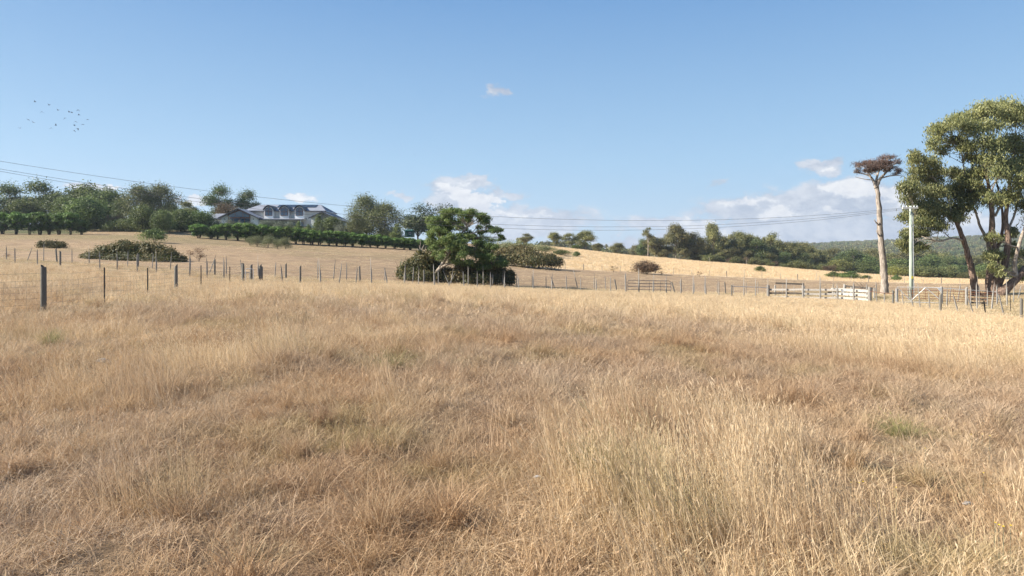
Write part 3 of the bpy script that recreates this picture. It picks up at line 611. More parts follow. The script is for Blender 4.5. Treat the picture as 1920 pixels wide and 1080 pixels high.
# ------------------------------------------------------------------ trees and shrubs around the house
LW = 'trees in the garden belt on the left hill'
for (key, px, d, pyt, wx, label) in [
    ('gumd', 15, 175, 350, 1.1, 'bushy grey green tree at the far left edge of the hill belt'),
    ('broad2', 42, 165, 378, 1.1, 'low dark round tree at the far left behind the cypress shrubs'),
    ('gumd', 76, 172, 345, .95, 'dark upright tree rising highest at the far left of the belt'),
    ('broad1', 108, 168, 366, 1.0, 'mid green round tree behind the grey roofed shed'),
    ('broad2', 128, 160, 372, .9, 'rounded green tree right of the grey roofed shed'),
    ('broad1', 165, 178, 351, 1.15, 'broad light topped tree behind the big round dark one'),
    ('broad2', 158, 148, 373, 1.25, 'big round glossy dark green tree in the left belt'),
    ('broad1', 202, 172, 358, 1.1, 'wide olive green tree beside the weeping tree'),
    ('gumd', 228, 165, 378, 1.0, 'grey green tree filling the gap left of the weeping tree'),
    ('birch1', 262, 160, 352, 1.05, 'left half of the tall feathery grey green tree pair'),
    ('birch1', 300, 164, 350, 1.1, 'right half of the tall feathery grey green tree pair'),
    ('broad2', 322, 172, 385, .9, 'dark tree just right of the feathery pair'),
    ('gumf3', 350, 178, 378, .9, 'thin topped gum left of the low house wing'),
    ('broad1', 375, 150, 398, 1.0, 'dark round tree touching the left end of the low wing'),
    ('broad2', 340, 150, 394, 1.1, 'bright green round tree near the lone round bush'),
    ('gumd', 412, 196, 352, .85, 'tall yellow green gum behind the low left wing'),
    ('brownt', 428, 186, 380, 1.1, 'brown leaved tree behind the low left wing'),
    ('gumd', 464, 200, 361, .95, 'dense gum rising behind the glazed gable'),
    ('broad1', 268, 142, 388, .75, 'slim bright green tree in front of the feathery pair'),
    ('broad2', 303, 141, 396, .6, 'small bright green tree right below the feathery pair'),
    ('brownt', 214, 150, 401, .9, 'small brownish shrub tree in the shade of the belt'),
    ('brownt', 236, 150, 407, .8, 'low purple brown shrub in the shade of the belt'),
    ('birch1', 686, 160, 371, 1.1, 'tall feathery tree just right of the house'),
    ('birch1', 722, 158, 384, 1.2, 'wide feathery tree right of the tallest one by the house'),
    ('birch1', 668, 152, 402, 1.0, 'lower feathery tree at the left edge of the clump by the house'),
    ('conif', 745, 150, 419, 1.3, 'small bright green cone tree in front of the feathery clump'),
    ('pine1', 785, 172, 389, 1.15, 'dark dense pine left of the wattle'),
    ('pine1', 824, 178, 391, 1.1, 'dark pine top showing just above the wattle'),
    ('conif', 597, 158, 402, 1.2, 'yellow green conifer before the right gable of the house'),
    ('broad2', 626, 158, 408, .8, 'dark leaved tree in front of the right gable wall'),
    ('conif', 560, 154, 414, 1.2, 'small yellow green conifer in front of the verandah'),
    ('conif', 578, 152, 420, 1.2, 'low yellow green conifer right of the verandah')]:
    b_ = G(px, d); h_ = CAMZ+(HOR-pyt)/F*d-b_.z
    plant(key, px, d, h_, label, group=LW, wx=wx*min(1.6, max(1, 7.0/h_)) if 'birch' in key or 'broad' in key else wx*1.15)
for i, (px, pyt) in enumerate([(432,407),(494,411),(508,409),(526,412),(542,412),(607,414),(640,415),(655,425),(390,412),(408,412),(450,413),(470,414)]):
    d = 152+3*(i % 3); b_ = G(px, d); plant('olive%d' % (i % 2), px, d, CAMZ+(HOR-pyt)/F*d-b_.z, 'rounded grey olive shrub between the hedge and the house', 'shrub', 'olive shrubs in the house garden', wx=.9)
for i in range(26):
    px = -420+i*17+random.uniform(-5,5); plant(random.choice(['broad1','broad2','gumd','birch1']), px, random.uniform(150,185), random.uniform(7,10), 'green tree beyond the left edge of the photo', group=LW) if px < -20 else None
# low dark understorey below the belt
for i, px in enumerate(list(range(150, 350, 14))):
    d = 146+random.uniform(-2, 4); plant('bush%d' % (i % 2), px, d, random.uniform(1.8, 3.0), ORD[i]+' dark low bush from the left under the left hill trees', 'bush', 'dark bushes under the left trees', wx=1.1)
def hedge_d(px): return float(interp(px, [(-300,126),(30,128),(160,130),(380,134),(560,137),(800,142)]))
lab1 = 'vase shaped dark green cypress shrub in the row on the far left hill'
lab2 = 'cypress shrub in the hedge row running below the house'
hl = [(-160,396,27),(-130,396,27),(-95,396,28),(-60,396,27),(-25,396,28),(5,396,26),(30,395,30),(56,398,22),(75,395,28),(92,398,22),(110,397,26),(132,396,27),(153,412,22)]
for i, (px, pt, wpx) in enumerate(hl):
    d = hedge_d(px); b_ = G(px, d); plant('cyp%d' % (i % 4), px, d, CAMZ+(HOR-pt)/F*d-b_.z, (ORD[i-5]+' vase shaped cypress shrub from the left edge on the far left hill') if i > 4 else lab1, 'shrub', 'cypress shrubs on the far left hill', wx=wpx/F*d/(.66*(CAMZ+(HOR-pt)/F*d-b_.z))*1.12)
hp = [(372,418,24),(396,424,18),(408,419,22),(424,417,22),(447,416,26),(462,416,22)]+[(478+i*15.4+random.uniform(-2,2), 418.5+i*1.42+random.uniform(-2,2), 20) for i in range(21)]+[(803,448,20)]
for i, (px, pt, wpx) in enumerate(hp):
    d = hedge_d(px); b_ = G(px, d); h_ = CAMZ+(HOR-pt)/F*d-b_.z
    lb_ = (ORD[i]+' cypress shrub from the left in the hedge below the house') if 0 < i < len(hp)-1 else ('lone clipped cypress shrub at the left end of the lower hedge' if i == 0 else 'last cypress shrub at the right end of the hedge by the wattle')
    plant('cyp%d' % (i % 4), px, d, h_, lb_, 'shrub', 'cypress hedge below the house' if 0 < i < len(hp)-1 else None, wx=wpx/F*d/(.66*h_)*random.uniform(1.1,1.45))
for (px, d, h, wx, key, label, cat) in [
    (468,122,1.5,.9,'gorse0','leftmost small grey green gorse bush in front of the hedge','gorse bush'),(482,121,2.1,.95,'gorse1','second gorse bush from the left in front of the hedge','gorse bush'),
    (503,119,2.1,1.1,'gorse0','third gorse bush, the widest, in front of the hedge','gorse bush'),(520,118,1.9,.9,'gorse1','fourth gorse bush with a darker middle in front of the hedge','gorse bush'),
    (535,117,2.0,1.0,'gorse0','rightmost gorse bush in front of the hedge casting a shadow','gorse bush'),
    (290,106,2.1,1.3,'bush0','lone round green bush standing on the left slope above the brambles','bush'),
    (1125-44,172,1.4,1.3,'bush1','small dark bush on the golden slope below the ridge gums','bush'),(1052,170,1.5,2.3,'bush0','low green bush on the golden slope near the ridge top','bush'),
    (1213,123,2.5,1.35,'brownb','rounded brown and green bramble bush at the paddock fence','bush'),(1240,122,.9,1.2,'twiggy','tiny dark twiggy plant right of the brown bush','bush'),
    (1151,123,1.4,1.1,'twiggy','thin twiggy shrub on the fence left of the brown bush','bush'),(1312,125,1.1,.9,'twiggy','thin twiggy shrub on the fence right of the brown bush','bush'),
    (1426,160,1.5,1.2,'bush0','small round green bush alone on the golden field','bush'),
    (1563,150,1.5,1.6,'bush1','left green bush of the low row near the dead tree','bush'),(1579,149,1.2,1.3,'bush0','small green bush between two wider ones near the dead tree','bush'),
    (1595,148,1.8,1.9,'bush1','widest green bush of the low row near the dead tree','bush'),(1623,150,1.0,1.7,'bush0','low green bush right in the row near the dead tree','bush'),
    (1680,148,1.4,1.2,'bush1','small round green bush just right of the dead tree','bush'),(1667,140,1.6,.7,'twiggy','dry twiggy shrub close behind the dead tree','bush'),
    (12,64,.5,1.5,'twiggy','tiny weedy plant at the foot of the far left post','bush'),(372,66,1.6,1.3,'twiggy','small dry twiggy bush right of the long bramble thicket','bush')]:
    plant(key, px, d, h, label, cat, wx=wx)
# ridge gums, right band and valley trees
BR = 'gum trees standing in the band beyond the golden field'
for (key, px, d, pyt, wx, label, grp) in [
    ('gumf3', 987, 226, 438, 1.0, 'small flat topped gum alone on the ridge right of the wattle', None), ('gumf1', 1040, 240, 437, .9, 'leftmost gum of the clump on the ridge crest', None),
    ('gumf3', 1069, 238, 438, .9, 'broad gum in the middle of the ridge clump', None), ('gumf1', 1097, 238, 435, 1.0, 'rightmost dense gum of the ridge clump', None),
    ('gumf2', 1120, 250, 456, 1.1, 'small gum just right of the ridge clump', None), ('sparse', 1137, 250, 457, 1.0, 'thin half bare gum on the falling ridge', None), ('gumf1', 1158, 262, 457, 1.1, 'small round gum low on the ridge before the band', None),
    ('broad1', 1080, 236, 459, 1.6, 'low brownish tree under the ridge gums', None), ('sparse', 1014, 250, 463, 1, 'tiny scrubby gum beside the flat topped ridge tree', None)]:
    b_ = G(px, d); plant(key, px, d, CAMZ+(HOR-pyt)/F*d-b_.z, label, group=grp or 'gum trees on the ridge crest', wx=wx*1.35, name='gum_tree')
band = [('sparse',1215,245,433,1.2),('gumf2',1228,250,446,1.1),('gumf4',1242,255,450,1.0),('gumd',1205,262,452,.9),('gumf1',1268,246,429,1.0),('gumf3',1262,258,446,.9),('gumf2',1288,250,440,.9),('gumf4',1302,248,445,1.1),
 ('gumd',1314,262,452,1.0),('gumf1',1338,247,433,.75),('gumf4',1330,256,450,1.0),('gumf2',1352,255,447,1.0),('gumf3',1384,250,440,1.0),('gumf4',1376,262,446,1.0),('gumf1',1400,252,446,.9),('gumf2',1420,258,447,1.1),('sparse',1432,262,446,1),
 ('gumd',1418,248,458,1.2),('gumf4',1446,262,448,1.1),('gumf1',1458,270,456,1.0),('gumf2',1478,275,457,1.0),('gumf4',1490,268,462,1.1),('gumf1',1502,280,462,1.0),('gumf3',1520,276,465,.9),('gumd',1508,262,478,1.2),('gumf2',1534,282,474,1.0),
 ('gumf1',1246,244,470,1.2),('gumf4',1350,244,474,1.3),('gumf3',1400,246,472,1.1),('gumd',1470,250,476,1.2),('gumf1',1284,244,468,1.0),('gumf4',1318,246,470,1.1),('gumf2',1366,246,462,1),('gumf2',1436,248,470,1.1)]
band.sort(key=lambda q: q[1])
for bi, (key, px, d, pyt, wx) in enumerate(band):
    b_ = G(px, d); h_ = CAMZ+(HOR-pyt)/F*d-b_.z
    plant(key, px, d, h_*(1.16 if bi % 4 == 1 else 1.06), ORD[bi]+' gum from the left in the band beyond the golden field', group=BR, wx=wx*max(.78, min(1.15, 8.6/h_)), name='gum_tree')
for i in range(22):      # low scrub skirt at the foot of the band
    px = 1330+i*11.5+random.uniform(-4,4); d = 236+random.uniform(-3,5) if px < 1400 else 222+random.uniform(-4,6)
    plant(random.choice(['scrub0','scrub1','scrub0','brownt']), px, d, random.uniform(1.6,3.2), ORD[i]+' low scrub bush from the left at the foot of the gum band', 'bush', 'scrub bushes below the gum band', wx=1.2)
val = [('yel',1555,300,482,1.5),('yel',1575,302,484,1.3),('yel',1580,296,490,1.0),('gumf3',1566,330,467,1.1),('gumd',1600,300,470,1.3),('gumd',1582,306,474,1.1),('broad1',1620,300,479,1.3),('gumf1',1640,340,470,1.1),('broad2',1632,290,492,1.4),('gumf3',1672,350,476,1),
 ('gumf2',1695,345,472,1.2),('broad2',1690,290,487,1.4),('gumf4',1720,340,470,1.2),('broad1',1745,310,480,1.3),('gumf3',1762,330,478,1.2),('gumd',1780,300,484,1.2),('gumf1',1805,330,484,1.1),('broad1',1790,292,498,1.2),('gumf2',1818,320,478,1),('gumf1',1838,360,482,1),
 ('broad2',1850,300,497,1.2),('gumf3',1878,340,484,1.1),('gumf1',1900,320,478,1.2),('gumf4',1925,330,474,1.2),('gumd',1955,320,476,1.2),('gumf2',2000,330,470,1.2),('gumf1',2060,320,472,1.3),('broad1',1655,285,500,1.2),('broad2',1716,285,500,1.3),('gumf2',1742,360,470,1),('gumf1',1862,380,474,1),('gumf4',1610,350,474,1.0),('gumf2',1548,320,470,1)]
val.sort(key=lambda q: q[1])
for vi, (key, px, d, pyt, wx) in enumerate(val):
    b_ = G(px, d); h_ = CAMZ+(HOR-pyt)/F*d-b_.z
    lab = {'y': 'yellow green rounded tree at the foot of the valley trees', 'b': 'rounded green tree in the valley behind the dead tree and pole'}.get(key[0], 'grey green gum in the valley below the forested hill')
    plant(key, px, d, h_, lab+', '+ORD[vi]+' from the left', group='valley trees beyond the golden field', wx=wx*max(1, min(1.5, 10/h_)))
for i in range(16):      # dense wattle scrub right of the dead tree
    px = 1670+i*13+random.uniform(-4,4); d = random.uniform(205,216)
    plant(['scrub0','yel','scrub1'][i % 3], px, d, random.uniform(2.2,3.8)*(1.1 if i < 9 else .8), ORD[i]+' olive scrub bush from the left in the row behind the pole', 'bush', 'scrub bushes behind the yard', wx=1.35)
for i in range(45):      # extra valley depth
    px = random.uniform(1190, 2300); d = random.uniform(300, 470)
    plant(random.choice(['gumf1','gumf2','gumf4','gumd']), px, d, random.uniform(9,13), 'grey green gum deeper in the valley behind nearer trees', group='far valley trees')

# ------------------------------------------------------------------ bramble thickets
def thicket(name, label, cat, lobes, n, size, leaf, d, basepx, canes=24, tint=0.0, **kw):
    b_ = G(basepx, d); o = empty(name, b_, label, cat); lb = []
    extra = [(px+random.uniform(-.9,.9)*rx, py-random.uniform(-.3,.85)*ry, rx*random.uniform(.2,.4), ry*random.uniform(.25,.45), dd+random.uniform(-1,1), bias+random.uniform(-.2,.2)) for (px, py, rx, ry, dd, bias) in lobes for _ in range(3)]
    for (px, py, rx, ry, dd, bias) in [(a1,a2+a4*.08,a3,a4*.9,a5,a6) for a1,a2,a3,a4,a5,a6 in lobes]+extra:
        v = Vp(px, py, d+dd)-b_; lb.append((v.x, v.y, v.z, rx/F*d, max(rx, ry)/F*d*.8, ry/F*d, bias))
    link('foliage', fol_mesh('foliage', lb, n, size, rng=RNG, bottom=.9, attr_bias=tint, **kw), L[leaf], o)
    mb = MB()
    for i in range(canes):
        l = random.choice(lb); a = Vector((l[0]+random.uniform(-1,1)*l[3], l[1]+random.uniform(-1,1)*l[4], 0)); a.z = hz(a.x+b_.x, a.y+b_.y)-b_.z-.05
        e = Vector((l[0]+random.uniform(-1.25,1.25)*l[3], l[1]+random.uniform(-1,1)*l[4], l[2]+random.uniform(.3,1.25)*l[5]))
        mb.tube(bend(a, e, .25, 5), [.022,.018,.014,.01,.005], 4, cap=False)
    mb.build('cane', M['bark_dark'], o); return o
thicket('bramble_thicket','dense rounded bramble bush alone on the left slope above the wire fence','bramble',[(97,463,20,11,0,0),(85,460,14,9,0,0),(110,462,14,10,.5,.1),(97,469,18,8,0,-.2)],9000,.15,'bramble',84,97, clump=.22, aspect=.7, per=6, out=1.2)
thicket('bramble_thicket','long low bramble thicket behind the posts on the left slope','bramble',
    [(205,474,26,16,0,-.1),(180,483,24,9,-.5,0),(235,468,26,15,0,.05),(262,470,26,16,1,0),(288,472,24,16,0,.15),(312,478,22,15,0,.2),(330,487,20,9,0,.1),(165,480,12,6,0,.1),(240,485,40,9,-1,-.2),(290,488,40,8,-1,-.1)],34000,.15,'bramble',66,250,60, clump=.2, aspect=.7, per=6, out=1.2)
thicket('bramble_thicket','large dark bramble mound left of the leaning wattle trunk','bramble',
    [(790,498,24,22,0,-.1),(768,504,20,18,0,-.1),(800,482,16,12,0,.1),(812,506,22,20,1,0),(756,511,12,11,0,.1),(790,518,40,12,-.5,-.1),(830,520,22,14,1,-.1)],26000,.15,'bramble',62.5,790,50, clump=.2, aspect=.7, per=6, out=1.2)
thicket('bramble_thicket','large bramble mound with pinkish dry leaves right of the wattle trunk','bramble',
    [(862,516,24,18,0,.3),(890,512,26,18,.5,.25),(918,510,24,20,0,-.05),(942,518,20,17,0,-.1),(905,525,40,12,-.5,-.2),(955,527,12,10,0,-.1),(875,500,20,10,1,.3),(850,526,24,10,0,-.1)],30000,.16,'bramble',62,905,60, clump=.2, aspect=.7, per=6, out=1.2)
thicket('bramble_thicket','big domed brown green bramble thicket on the rise right of the wattle','bramble',
    [(965,488,26,14,0,.0),(990,484,28,16,0,.1),(1020,488,26,13,0,-.05),(1040,492,16,9,0,0),(950,476,24,12,3,.1),(975,470,26,10,4,.05),(1005,490,40,10,-1,-.1)],26000,.26,'bramble',118,1000,50, clump=.2, aspect=.7, per=6, out=1.2, tint=.08)
thicket('scrub_thicket','green scrub patch above the domed bramble on the ridge','scrub',
    [(955,461,28,7,0,.2),(985,464,24,7,2,0),(1012,466,24,7,0,.0),(940,463,18,8,0,.1),(1030,468,16,5,0,0)],12000,.2,'gorse',160,985,20, clump=.25)
thicket('scrub_thicket','small dark scrub patch on the bare slope just behind the wattle','scrub',[(905,449,14,7,0,-.2),(922,452,12,6,0,-.1),(893,455,10,6,0,0)],5000,.2,'green',170,905,10, clump=.25)
# dead bleached stems above the bramble
mb = MB(); b_ = G(790, 62.5)
for (pts_) in [[(791,500),(789,478),(788,449)],[(789,478),(784,468),(781,466)],[(789,480),(797,470),(799,462)],[(788,474),(794,462),(795,458)],[(790,488),(782,476),(779,473)],[(789,470),(786,460)]]:
    q = [Vp(a, c, 62.5)-b_ for a, c in pts_]; mb.tube(q, [.06*(1-.35*i) for i in range(len(q))], 5)
sn = mb.build('dead_sapling', M['bark_dead'], loc=b_); tag(sn, 'bare bleached dead stem forking above the bramble mound', 'dead sapling')

# ------------------------------------------------------------------ hero trees
def hero(name, label, bpx, d, stems, lobes, nleaf, size, leaf, bark, limb_bark=None, twigs=4, limb_r=.06, dig=None, jit=.06, **kw):
    b_ = G(bpx, d); o = empty(name, b_, label, 'tree'); allp = []
    for si, st_ in enumerate(stems):
        P_ = [Vp(px, py, d+dd)-b_ for (px, py, dd, r) in st_]; R_ = [r for (_, _, _, r) in st_]
        # resample smooth
        pp, rr = [], []
        for i in range(len(P_)-1):
            for k in range(4):
                t_ = k/4; p0 = P_[max(i-1,0)]; p1 = P_[i]; p2 = P_[i+1]; p3 = P_[min(i+2,len(P_)-1)]
                pp.append(.5*((2*p1)+(p2-p0)*t_+(2*p0-5*p1+4*p2-p3)*t_*t_+(3*p1-p0-3*p2+p3)*t_**3)+Vector((random.uniform(-1,1),random.uniform(-1,1),0))*R_[i]*.12); rr.append(R_[i]*(1-t_)+R_[i+1]*t_)
        pp.append(P_[-1]); rr.append(R_[-1])
        mb = MB(); mb.tube(pp, rr, 12 if rr[0] > .15 else 7, jit=jit)
        mb.build('trunk' if si == 0 or st_[0][3] > .28 else 'limb', M[bark] if (st_[0][3] > .28 or not limb_bark) else M[limb_bark], o, smooth=True)
        allp += [(p, r) for p, r in zip(pp, rr)][len(pp)//3:]
    lb = []
    for (px, py, rx, ry, dd, bias) in lobes:
        v = Vp(px, py, d+dd)-b_; lb.append((v.x, v.y, v.z, rx/F*d, (rx+ry)/2/F*d, ry/F*d, bias))
    mb = MB()
    for l in lb:
        c = Vector(l[:3]); cand = sorted(allp, key=lambda q: (q[0]-c).length+max(0, q[0].z-c.z+.3)*1.5)[:6]; p, r = random.choice(cand[:3])
        bp = bend(p, c, .12, 5); r0 = min(r*.6, limb_r*(1+(c-p).length*.12)); mb.tube(bp, [r0, r0*.8, r0*.6, r0*.45, r0*.3], 6, cap=False)
        for q in range(twigs):
            dv = Vector((random.gauss(0,1), random.gauss(0,1), random.gauss(.25,1))).normalized()
            e = Vector((l[0]+dv.x*l[3]*.95, l[1]+dv.y*l[4]*.95, l[2]+dv.z*l[5]*.95))
            s0 = random.choice(bp[2:]); tw = bend(s0, e, .16, 4); mb.tube(tw, [r0*.38, r0*.26, r0*.16, r0*.06], 4, cap=False)
            for q2 in range(2):
                e2 = tw[2]+Vector((random.gauss(0,1), random.gauss(0,1), random.gauss(0,1)))*l[3]*.4; mb.tube([tw[1+q2], e2], [r0*.14, r0*.04], 3, cap=False)
    mb.build('branches', M[limb_bark or bark], o)
    link('crown', fol_mesh('crown', lb, nleaf, size, rng=RNG, **kw), L[leaf], o); return o
rs = random.Random(12)
def scat(lobes, k=2, f=.62):
    out = []
    for (px, py, rx, ry, dd, b_) in lobes:
        for j in range(k):
            out.append((px+rs.uniform(-.75,.75)*rx, py+rs.uniform(-.75,.75)*ry, rx*f*rs.uniform(.7,1.1), ry*f*rs.uniform(.6,1.0), dd+rs.uniform(-1.6,1.6), b_+rs.uniform(-.12,.12)))
    return out
D1 = 66
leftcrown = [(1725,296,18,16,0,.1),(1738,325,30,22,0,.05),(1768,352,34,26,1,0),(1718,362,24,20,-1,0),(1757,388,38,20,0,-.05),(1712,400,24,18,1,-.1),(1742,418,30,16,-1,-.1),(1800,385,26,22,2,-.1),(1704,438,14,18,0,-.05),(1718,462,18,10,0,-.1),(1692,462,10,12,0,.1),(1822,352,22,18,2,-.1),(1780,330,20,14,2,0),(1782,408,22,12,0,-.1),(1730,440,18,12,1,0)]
hero('gum_tree','leaning gum with red brown trunk and drooping crown just right of the power pole',1829,D1,
  [[(1832,556,0,0.410),(1828,540,0,0.328),(1822,505,0,0.279),(1812,468,0,0.246),(1799,430,0,0.205),(1786,405,.3,0.156),(1768,385,.5,0.107),(1745,362,.5,0.066)],
   [(1806,452,0,0.115),(1788,446,-.5,0.090),(1762,452,-1,0.074),(1738,448,-1,0.057),(1716,454,-1.2,0.041)],
   [(1796,425,.2,0.123),(1806,400,.8,0.098),(1818,372,1.2,0.074),(1824,345,1.5,0.041)],[(1790,412,0,0.115),(1764,402,-.6,0.082),(1738,405,-.8,0.057),(1714,415,-1,0.033)],
   [(1784,402,.3,0.107),(1776,370,.5,0.082),(1752,335,.6,0.057),(1730,305,.5,0.033)]],
  scat(leftcrown, 4, .68), 42000, .26, 'gum', 'bark_brown', 'bark_grey', aspect=.3, droop=1.3, clump=.34, per=9, bottom=.9, twigs=3, limb_r=.05)
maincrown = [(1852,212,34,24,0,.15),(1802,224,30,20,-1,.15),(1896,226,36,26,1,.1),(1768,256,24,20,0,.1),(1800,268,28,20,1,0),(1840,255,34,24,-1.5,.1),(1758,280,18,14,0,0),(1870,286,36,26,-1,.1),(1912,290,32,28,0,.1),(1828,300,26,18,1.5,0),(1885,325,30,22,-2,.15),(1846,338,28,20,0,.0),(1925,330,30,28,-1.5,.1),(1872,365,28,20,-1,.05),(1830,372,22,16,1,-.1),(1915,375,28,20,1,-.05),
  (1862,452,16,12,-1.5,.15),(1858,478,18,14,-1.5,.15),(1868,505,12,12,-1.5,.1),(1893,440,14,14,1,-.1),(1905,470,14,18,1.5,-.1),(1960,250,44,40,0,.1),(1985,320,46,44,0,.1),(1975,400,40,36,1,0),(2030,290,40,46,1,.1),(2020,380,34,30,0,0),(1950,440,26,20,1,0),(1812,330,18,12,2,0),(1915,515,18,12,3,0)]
hero('gum_tree','huge many stemmed gum filling the right edge with its wide crown',1875,D1,
  [[(1868,560,0,0.779),(1868,545,0,0.615),(1866,520,0,0.508),(1866,495,0,0.377),(1862,455,0,0.295),(1860,410,0,0.230),(1856,365,0,0.164),(1848,315,0,0.107),(1842,262,0,0.057)],
   [(1872,530,-.2,0.451),(1884,492,-.3,0.312),(1890,450,-.3,0.246),(1886,405,0,0.197),(1892,355,0,0.139),(1900,300,0,0.090),(1905,248,0,0.049)],
   [(1862,505,.3,0.246),(1852,455,.8,0.156),(1838,425,1,0.123),(1830,400,1,0.098),(1818,370,1,0.082),(1808,320,1,0.057),(1800,270,.5,0.033)],
   [(1874,553,-.6,0.574),(1890,538,-.9,0.394),(1908,520,-1,0.328),(1928,498,-1,0.279),(1955,478,-1,0.230),(1985,440,-.5,0.164),(2000,380,0,0.098)],
   [(1905,522,-1,0.246),(1903,492,-1.2,0.180),(1912,455,-1.4,0.148),(1925,415,-1.2,0.115),(1935,360,-1,0.082),(1950,300,-1,0.049)],
   [(1856,552,.5,0.344),(1853,525,.8,0.246),(1856,498,1,0.197),(1868,470,1.2,0.164),(1880,430,1.4,0.131),(1878,385,1.5,0.098),(1868,340,1.5,0.066)],
   [(1866,405,0,0.123),(1882,380,.2,0.098),(1915,365,.5,0.066)],[(1890,430,0,0.123),(1903,400,.6,0.098),(1914,350,1,0.066)]],
  scat(maincrown, 4, .68), 95000, .27, 'gum', 'bark_brown', 'bark_grey', aspect=.3, droop=1.3, clump=.34, per=9, bottom=.9, attr_bias=.08, twigs=4, limb_r=.06)
# wattle
DW = 61.5
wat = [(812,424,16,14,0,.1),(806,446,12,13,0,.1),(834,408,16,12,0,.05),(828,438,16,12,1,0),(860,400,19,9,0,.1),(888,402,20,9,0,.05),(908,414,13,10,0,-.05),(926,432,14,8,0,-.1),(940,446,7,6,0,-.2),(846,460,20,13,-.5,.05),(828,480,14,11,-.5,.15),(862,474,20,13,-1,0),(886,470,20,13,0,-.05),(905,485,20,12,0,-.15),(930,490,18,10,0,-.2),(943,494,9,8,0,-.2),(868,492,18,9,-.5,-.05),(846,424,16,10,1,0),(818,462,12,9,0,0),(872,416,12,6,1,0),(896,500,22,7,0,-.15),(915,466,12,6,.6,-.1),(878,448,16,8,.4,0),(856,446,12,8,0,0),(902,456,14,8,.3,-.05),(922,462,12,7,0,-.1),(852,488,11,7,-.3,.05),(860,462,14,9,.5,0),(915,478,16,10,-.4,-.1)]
hero('wattle_tree','leaning feathery wattle tree rising from the brambles in mid field',815,DW,
  [[(812,530,0,.22),(816,516,0,.19),(826,500,0,.17),(836,485,0,.14),(846,468,0,.12),(858,448,0,.10),(872,430,0,.07),(890,414,0,.04)],
   [(822,505,0,.12),(836,497,-.3,.10),(852,493,-.4,.09),(872,489,-.5,.07),(892,490,-.5,.05),(915,488,-.4,.03)],
   [(842,474,0,.09),(832,455,.4,.07),(822,438,.5,.05),(812,425,.5,.03)],[(862,443,0,.07),(884,438,-.2,.055),(905,432,-.2,.04),(925,430,0,.025)],[(870,432,0,.06),(880,424,.3,.045),(902,412,.3,.03)],[(876,452,0,.05),(890,446,0,.045),(912,444,0,.035),(936,446,0,.02)],[(850,462,0,.06),(870,452,0,.05),(892,428,0,.03),(900,408,0,.02)]],
  scat(wat+[(880,440,14,10,1.2,.05),(862,425,14,9,1.5,.1),(905,432,12,8,1.2,0),(840,450,14,12,-.8,.12)], 6, .6), 86000, .15, 'wattle', 'bark_grey', 'bark_grey', aspect=.35, clump=.34, per=8, bottom=.9, twigs=3, limb_r=.035, droop=.3)
# dead tree with a dry brown cap
DD = 72
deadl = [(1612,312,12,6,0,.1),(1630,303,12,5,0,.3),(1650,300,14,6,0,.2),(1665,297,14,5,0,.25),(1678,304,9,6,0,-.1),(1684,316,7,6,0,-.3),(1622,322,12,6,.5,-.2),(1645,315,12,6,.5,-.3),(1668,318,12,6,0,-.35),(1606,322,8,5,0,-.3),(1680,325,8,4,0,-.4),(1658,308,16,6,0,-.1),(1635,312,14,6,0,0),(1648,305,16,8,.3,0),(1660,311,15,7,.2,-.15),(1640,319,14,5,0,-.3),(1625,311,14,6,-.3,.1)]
deadst = [[(1658,556,0,0.544),(1659,545,0,0.400),(1658,520,0,0.352),(1655,480,0,0.320),(1651,440,0,0.280),(1649,400,0,0.248),(1646,365,0,0.216),(1643,345,0,0.192)],
   [(1643,352,0,.2),(1638,340,0,.14),(1630,330,.2,.09),(1615,325,.3,.06),(1600,324,.3,.03)],[(1643,350,0,.2),(1650,336,0,.15),(1660,325,0,.10),(1672,312,0,.06),(1682,303,0,.03)],
   [(1642,348,0,.16),(1645,330,.2,.10),(1650,315,.3,.07),(1655,300,.3,.04)],[(1652,334,0,.09),(1668,330,-.3,.06),(1684,329,-.3,.04),(1696,331,-.3,.02)],[(1634,334,0,.08),(1625,318,0,.05),(1615,308,0,.03)],
   [(1650,425,0,.12),(1641,415,-.3,.05),(1640,411,-.3,.03)],[(1652,446,0,.1),(1646,438,-.3,.06),(1643,432,-.3,.03)],[(1640,338,0,.07),(1622,336,.2,.04),(1604,332,.2,.02)],[(1656,322,0,.06),(1662,308,.3,.04),(1664,298,.3,.02)]]
hero('dead_gum_tree','tall bleached dead gum trunk topped by a flat brown dry crown',1658,DD,deadst,scat(deadl,3,.75),15000,.16,'dead','bark_dead','bark_dead',aspect=.22,clump=.35,per=10,bottom=.9,twigs=7,limb_r=.04, jit=.14)

# ------------------------------------------------------------------ posts, wires and fences
def postmesh(kind, seed):
    r_ = random.Random(seed); mb = MB(); random.seed(seed)
    if kind == 'round': mb.tube([(0,0,0),(r_.uniform(-.06,.06),0,.5),(0,0,.985),(0,0,1)], [1.06,1,.96,.85], 9, jit=.04)
    elif kind == 'split': mb.tube([(0,0,0),(r_.uniform(-.3,.3),r_.uniform(-.2,.2),.35),(r_.uniform(-.3,.3),r_.uniform(-.2,.2),.7),(0,0,1)], [1.1,1,.95,.85], 5, jit=.18)
    elif kind == 'picket':
        for a in (90, 210, 330):
            c, s_ = math.cos(math.radians(a)), math.sin(math.radians(a)); mb.beam((c*.5,s_*.5,0),(c*.5,s_*.5,1),.35 if a == 90 else 1.0,1.0 if a == 90 else .35)
    return mb.mesh('post', True if kind == 'round' else False)
PM = {k: [postmesh(k, s) for s in range(5)] for k in ('round','split','picket')}
PMAT = {'round': 'timber', 'split': 'grey_timber', 'picket': 'picket'}
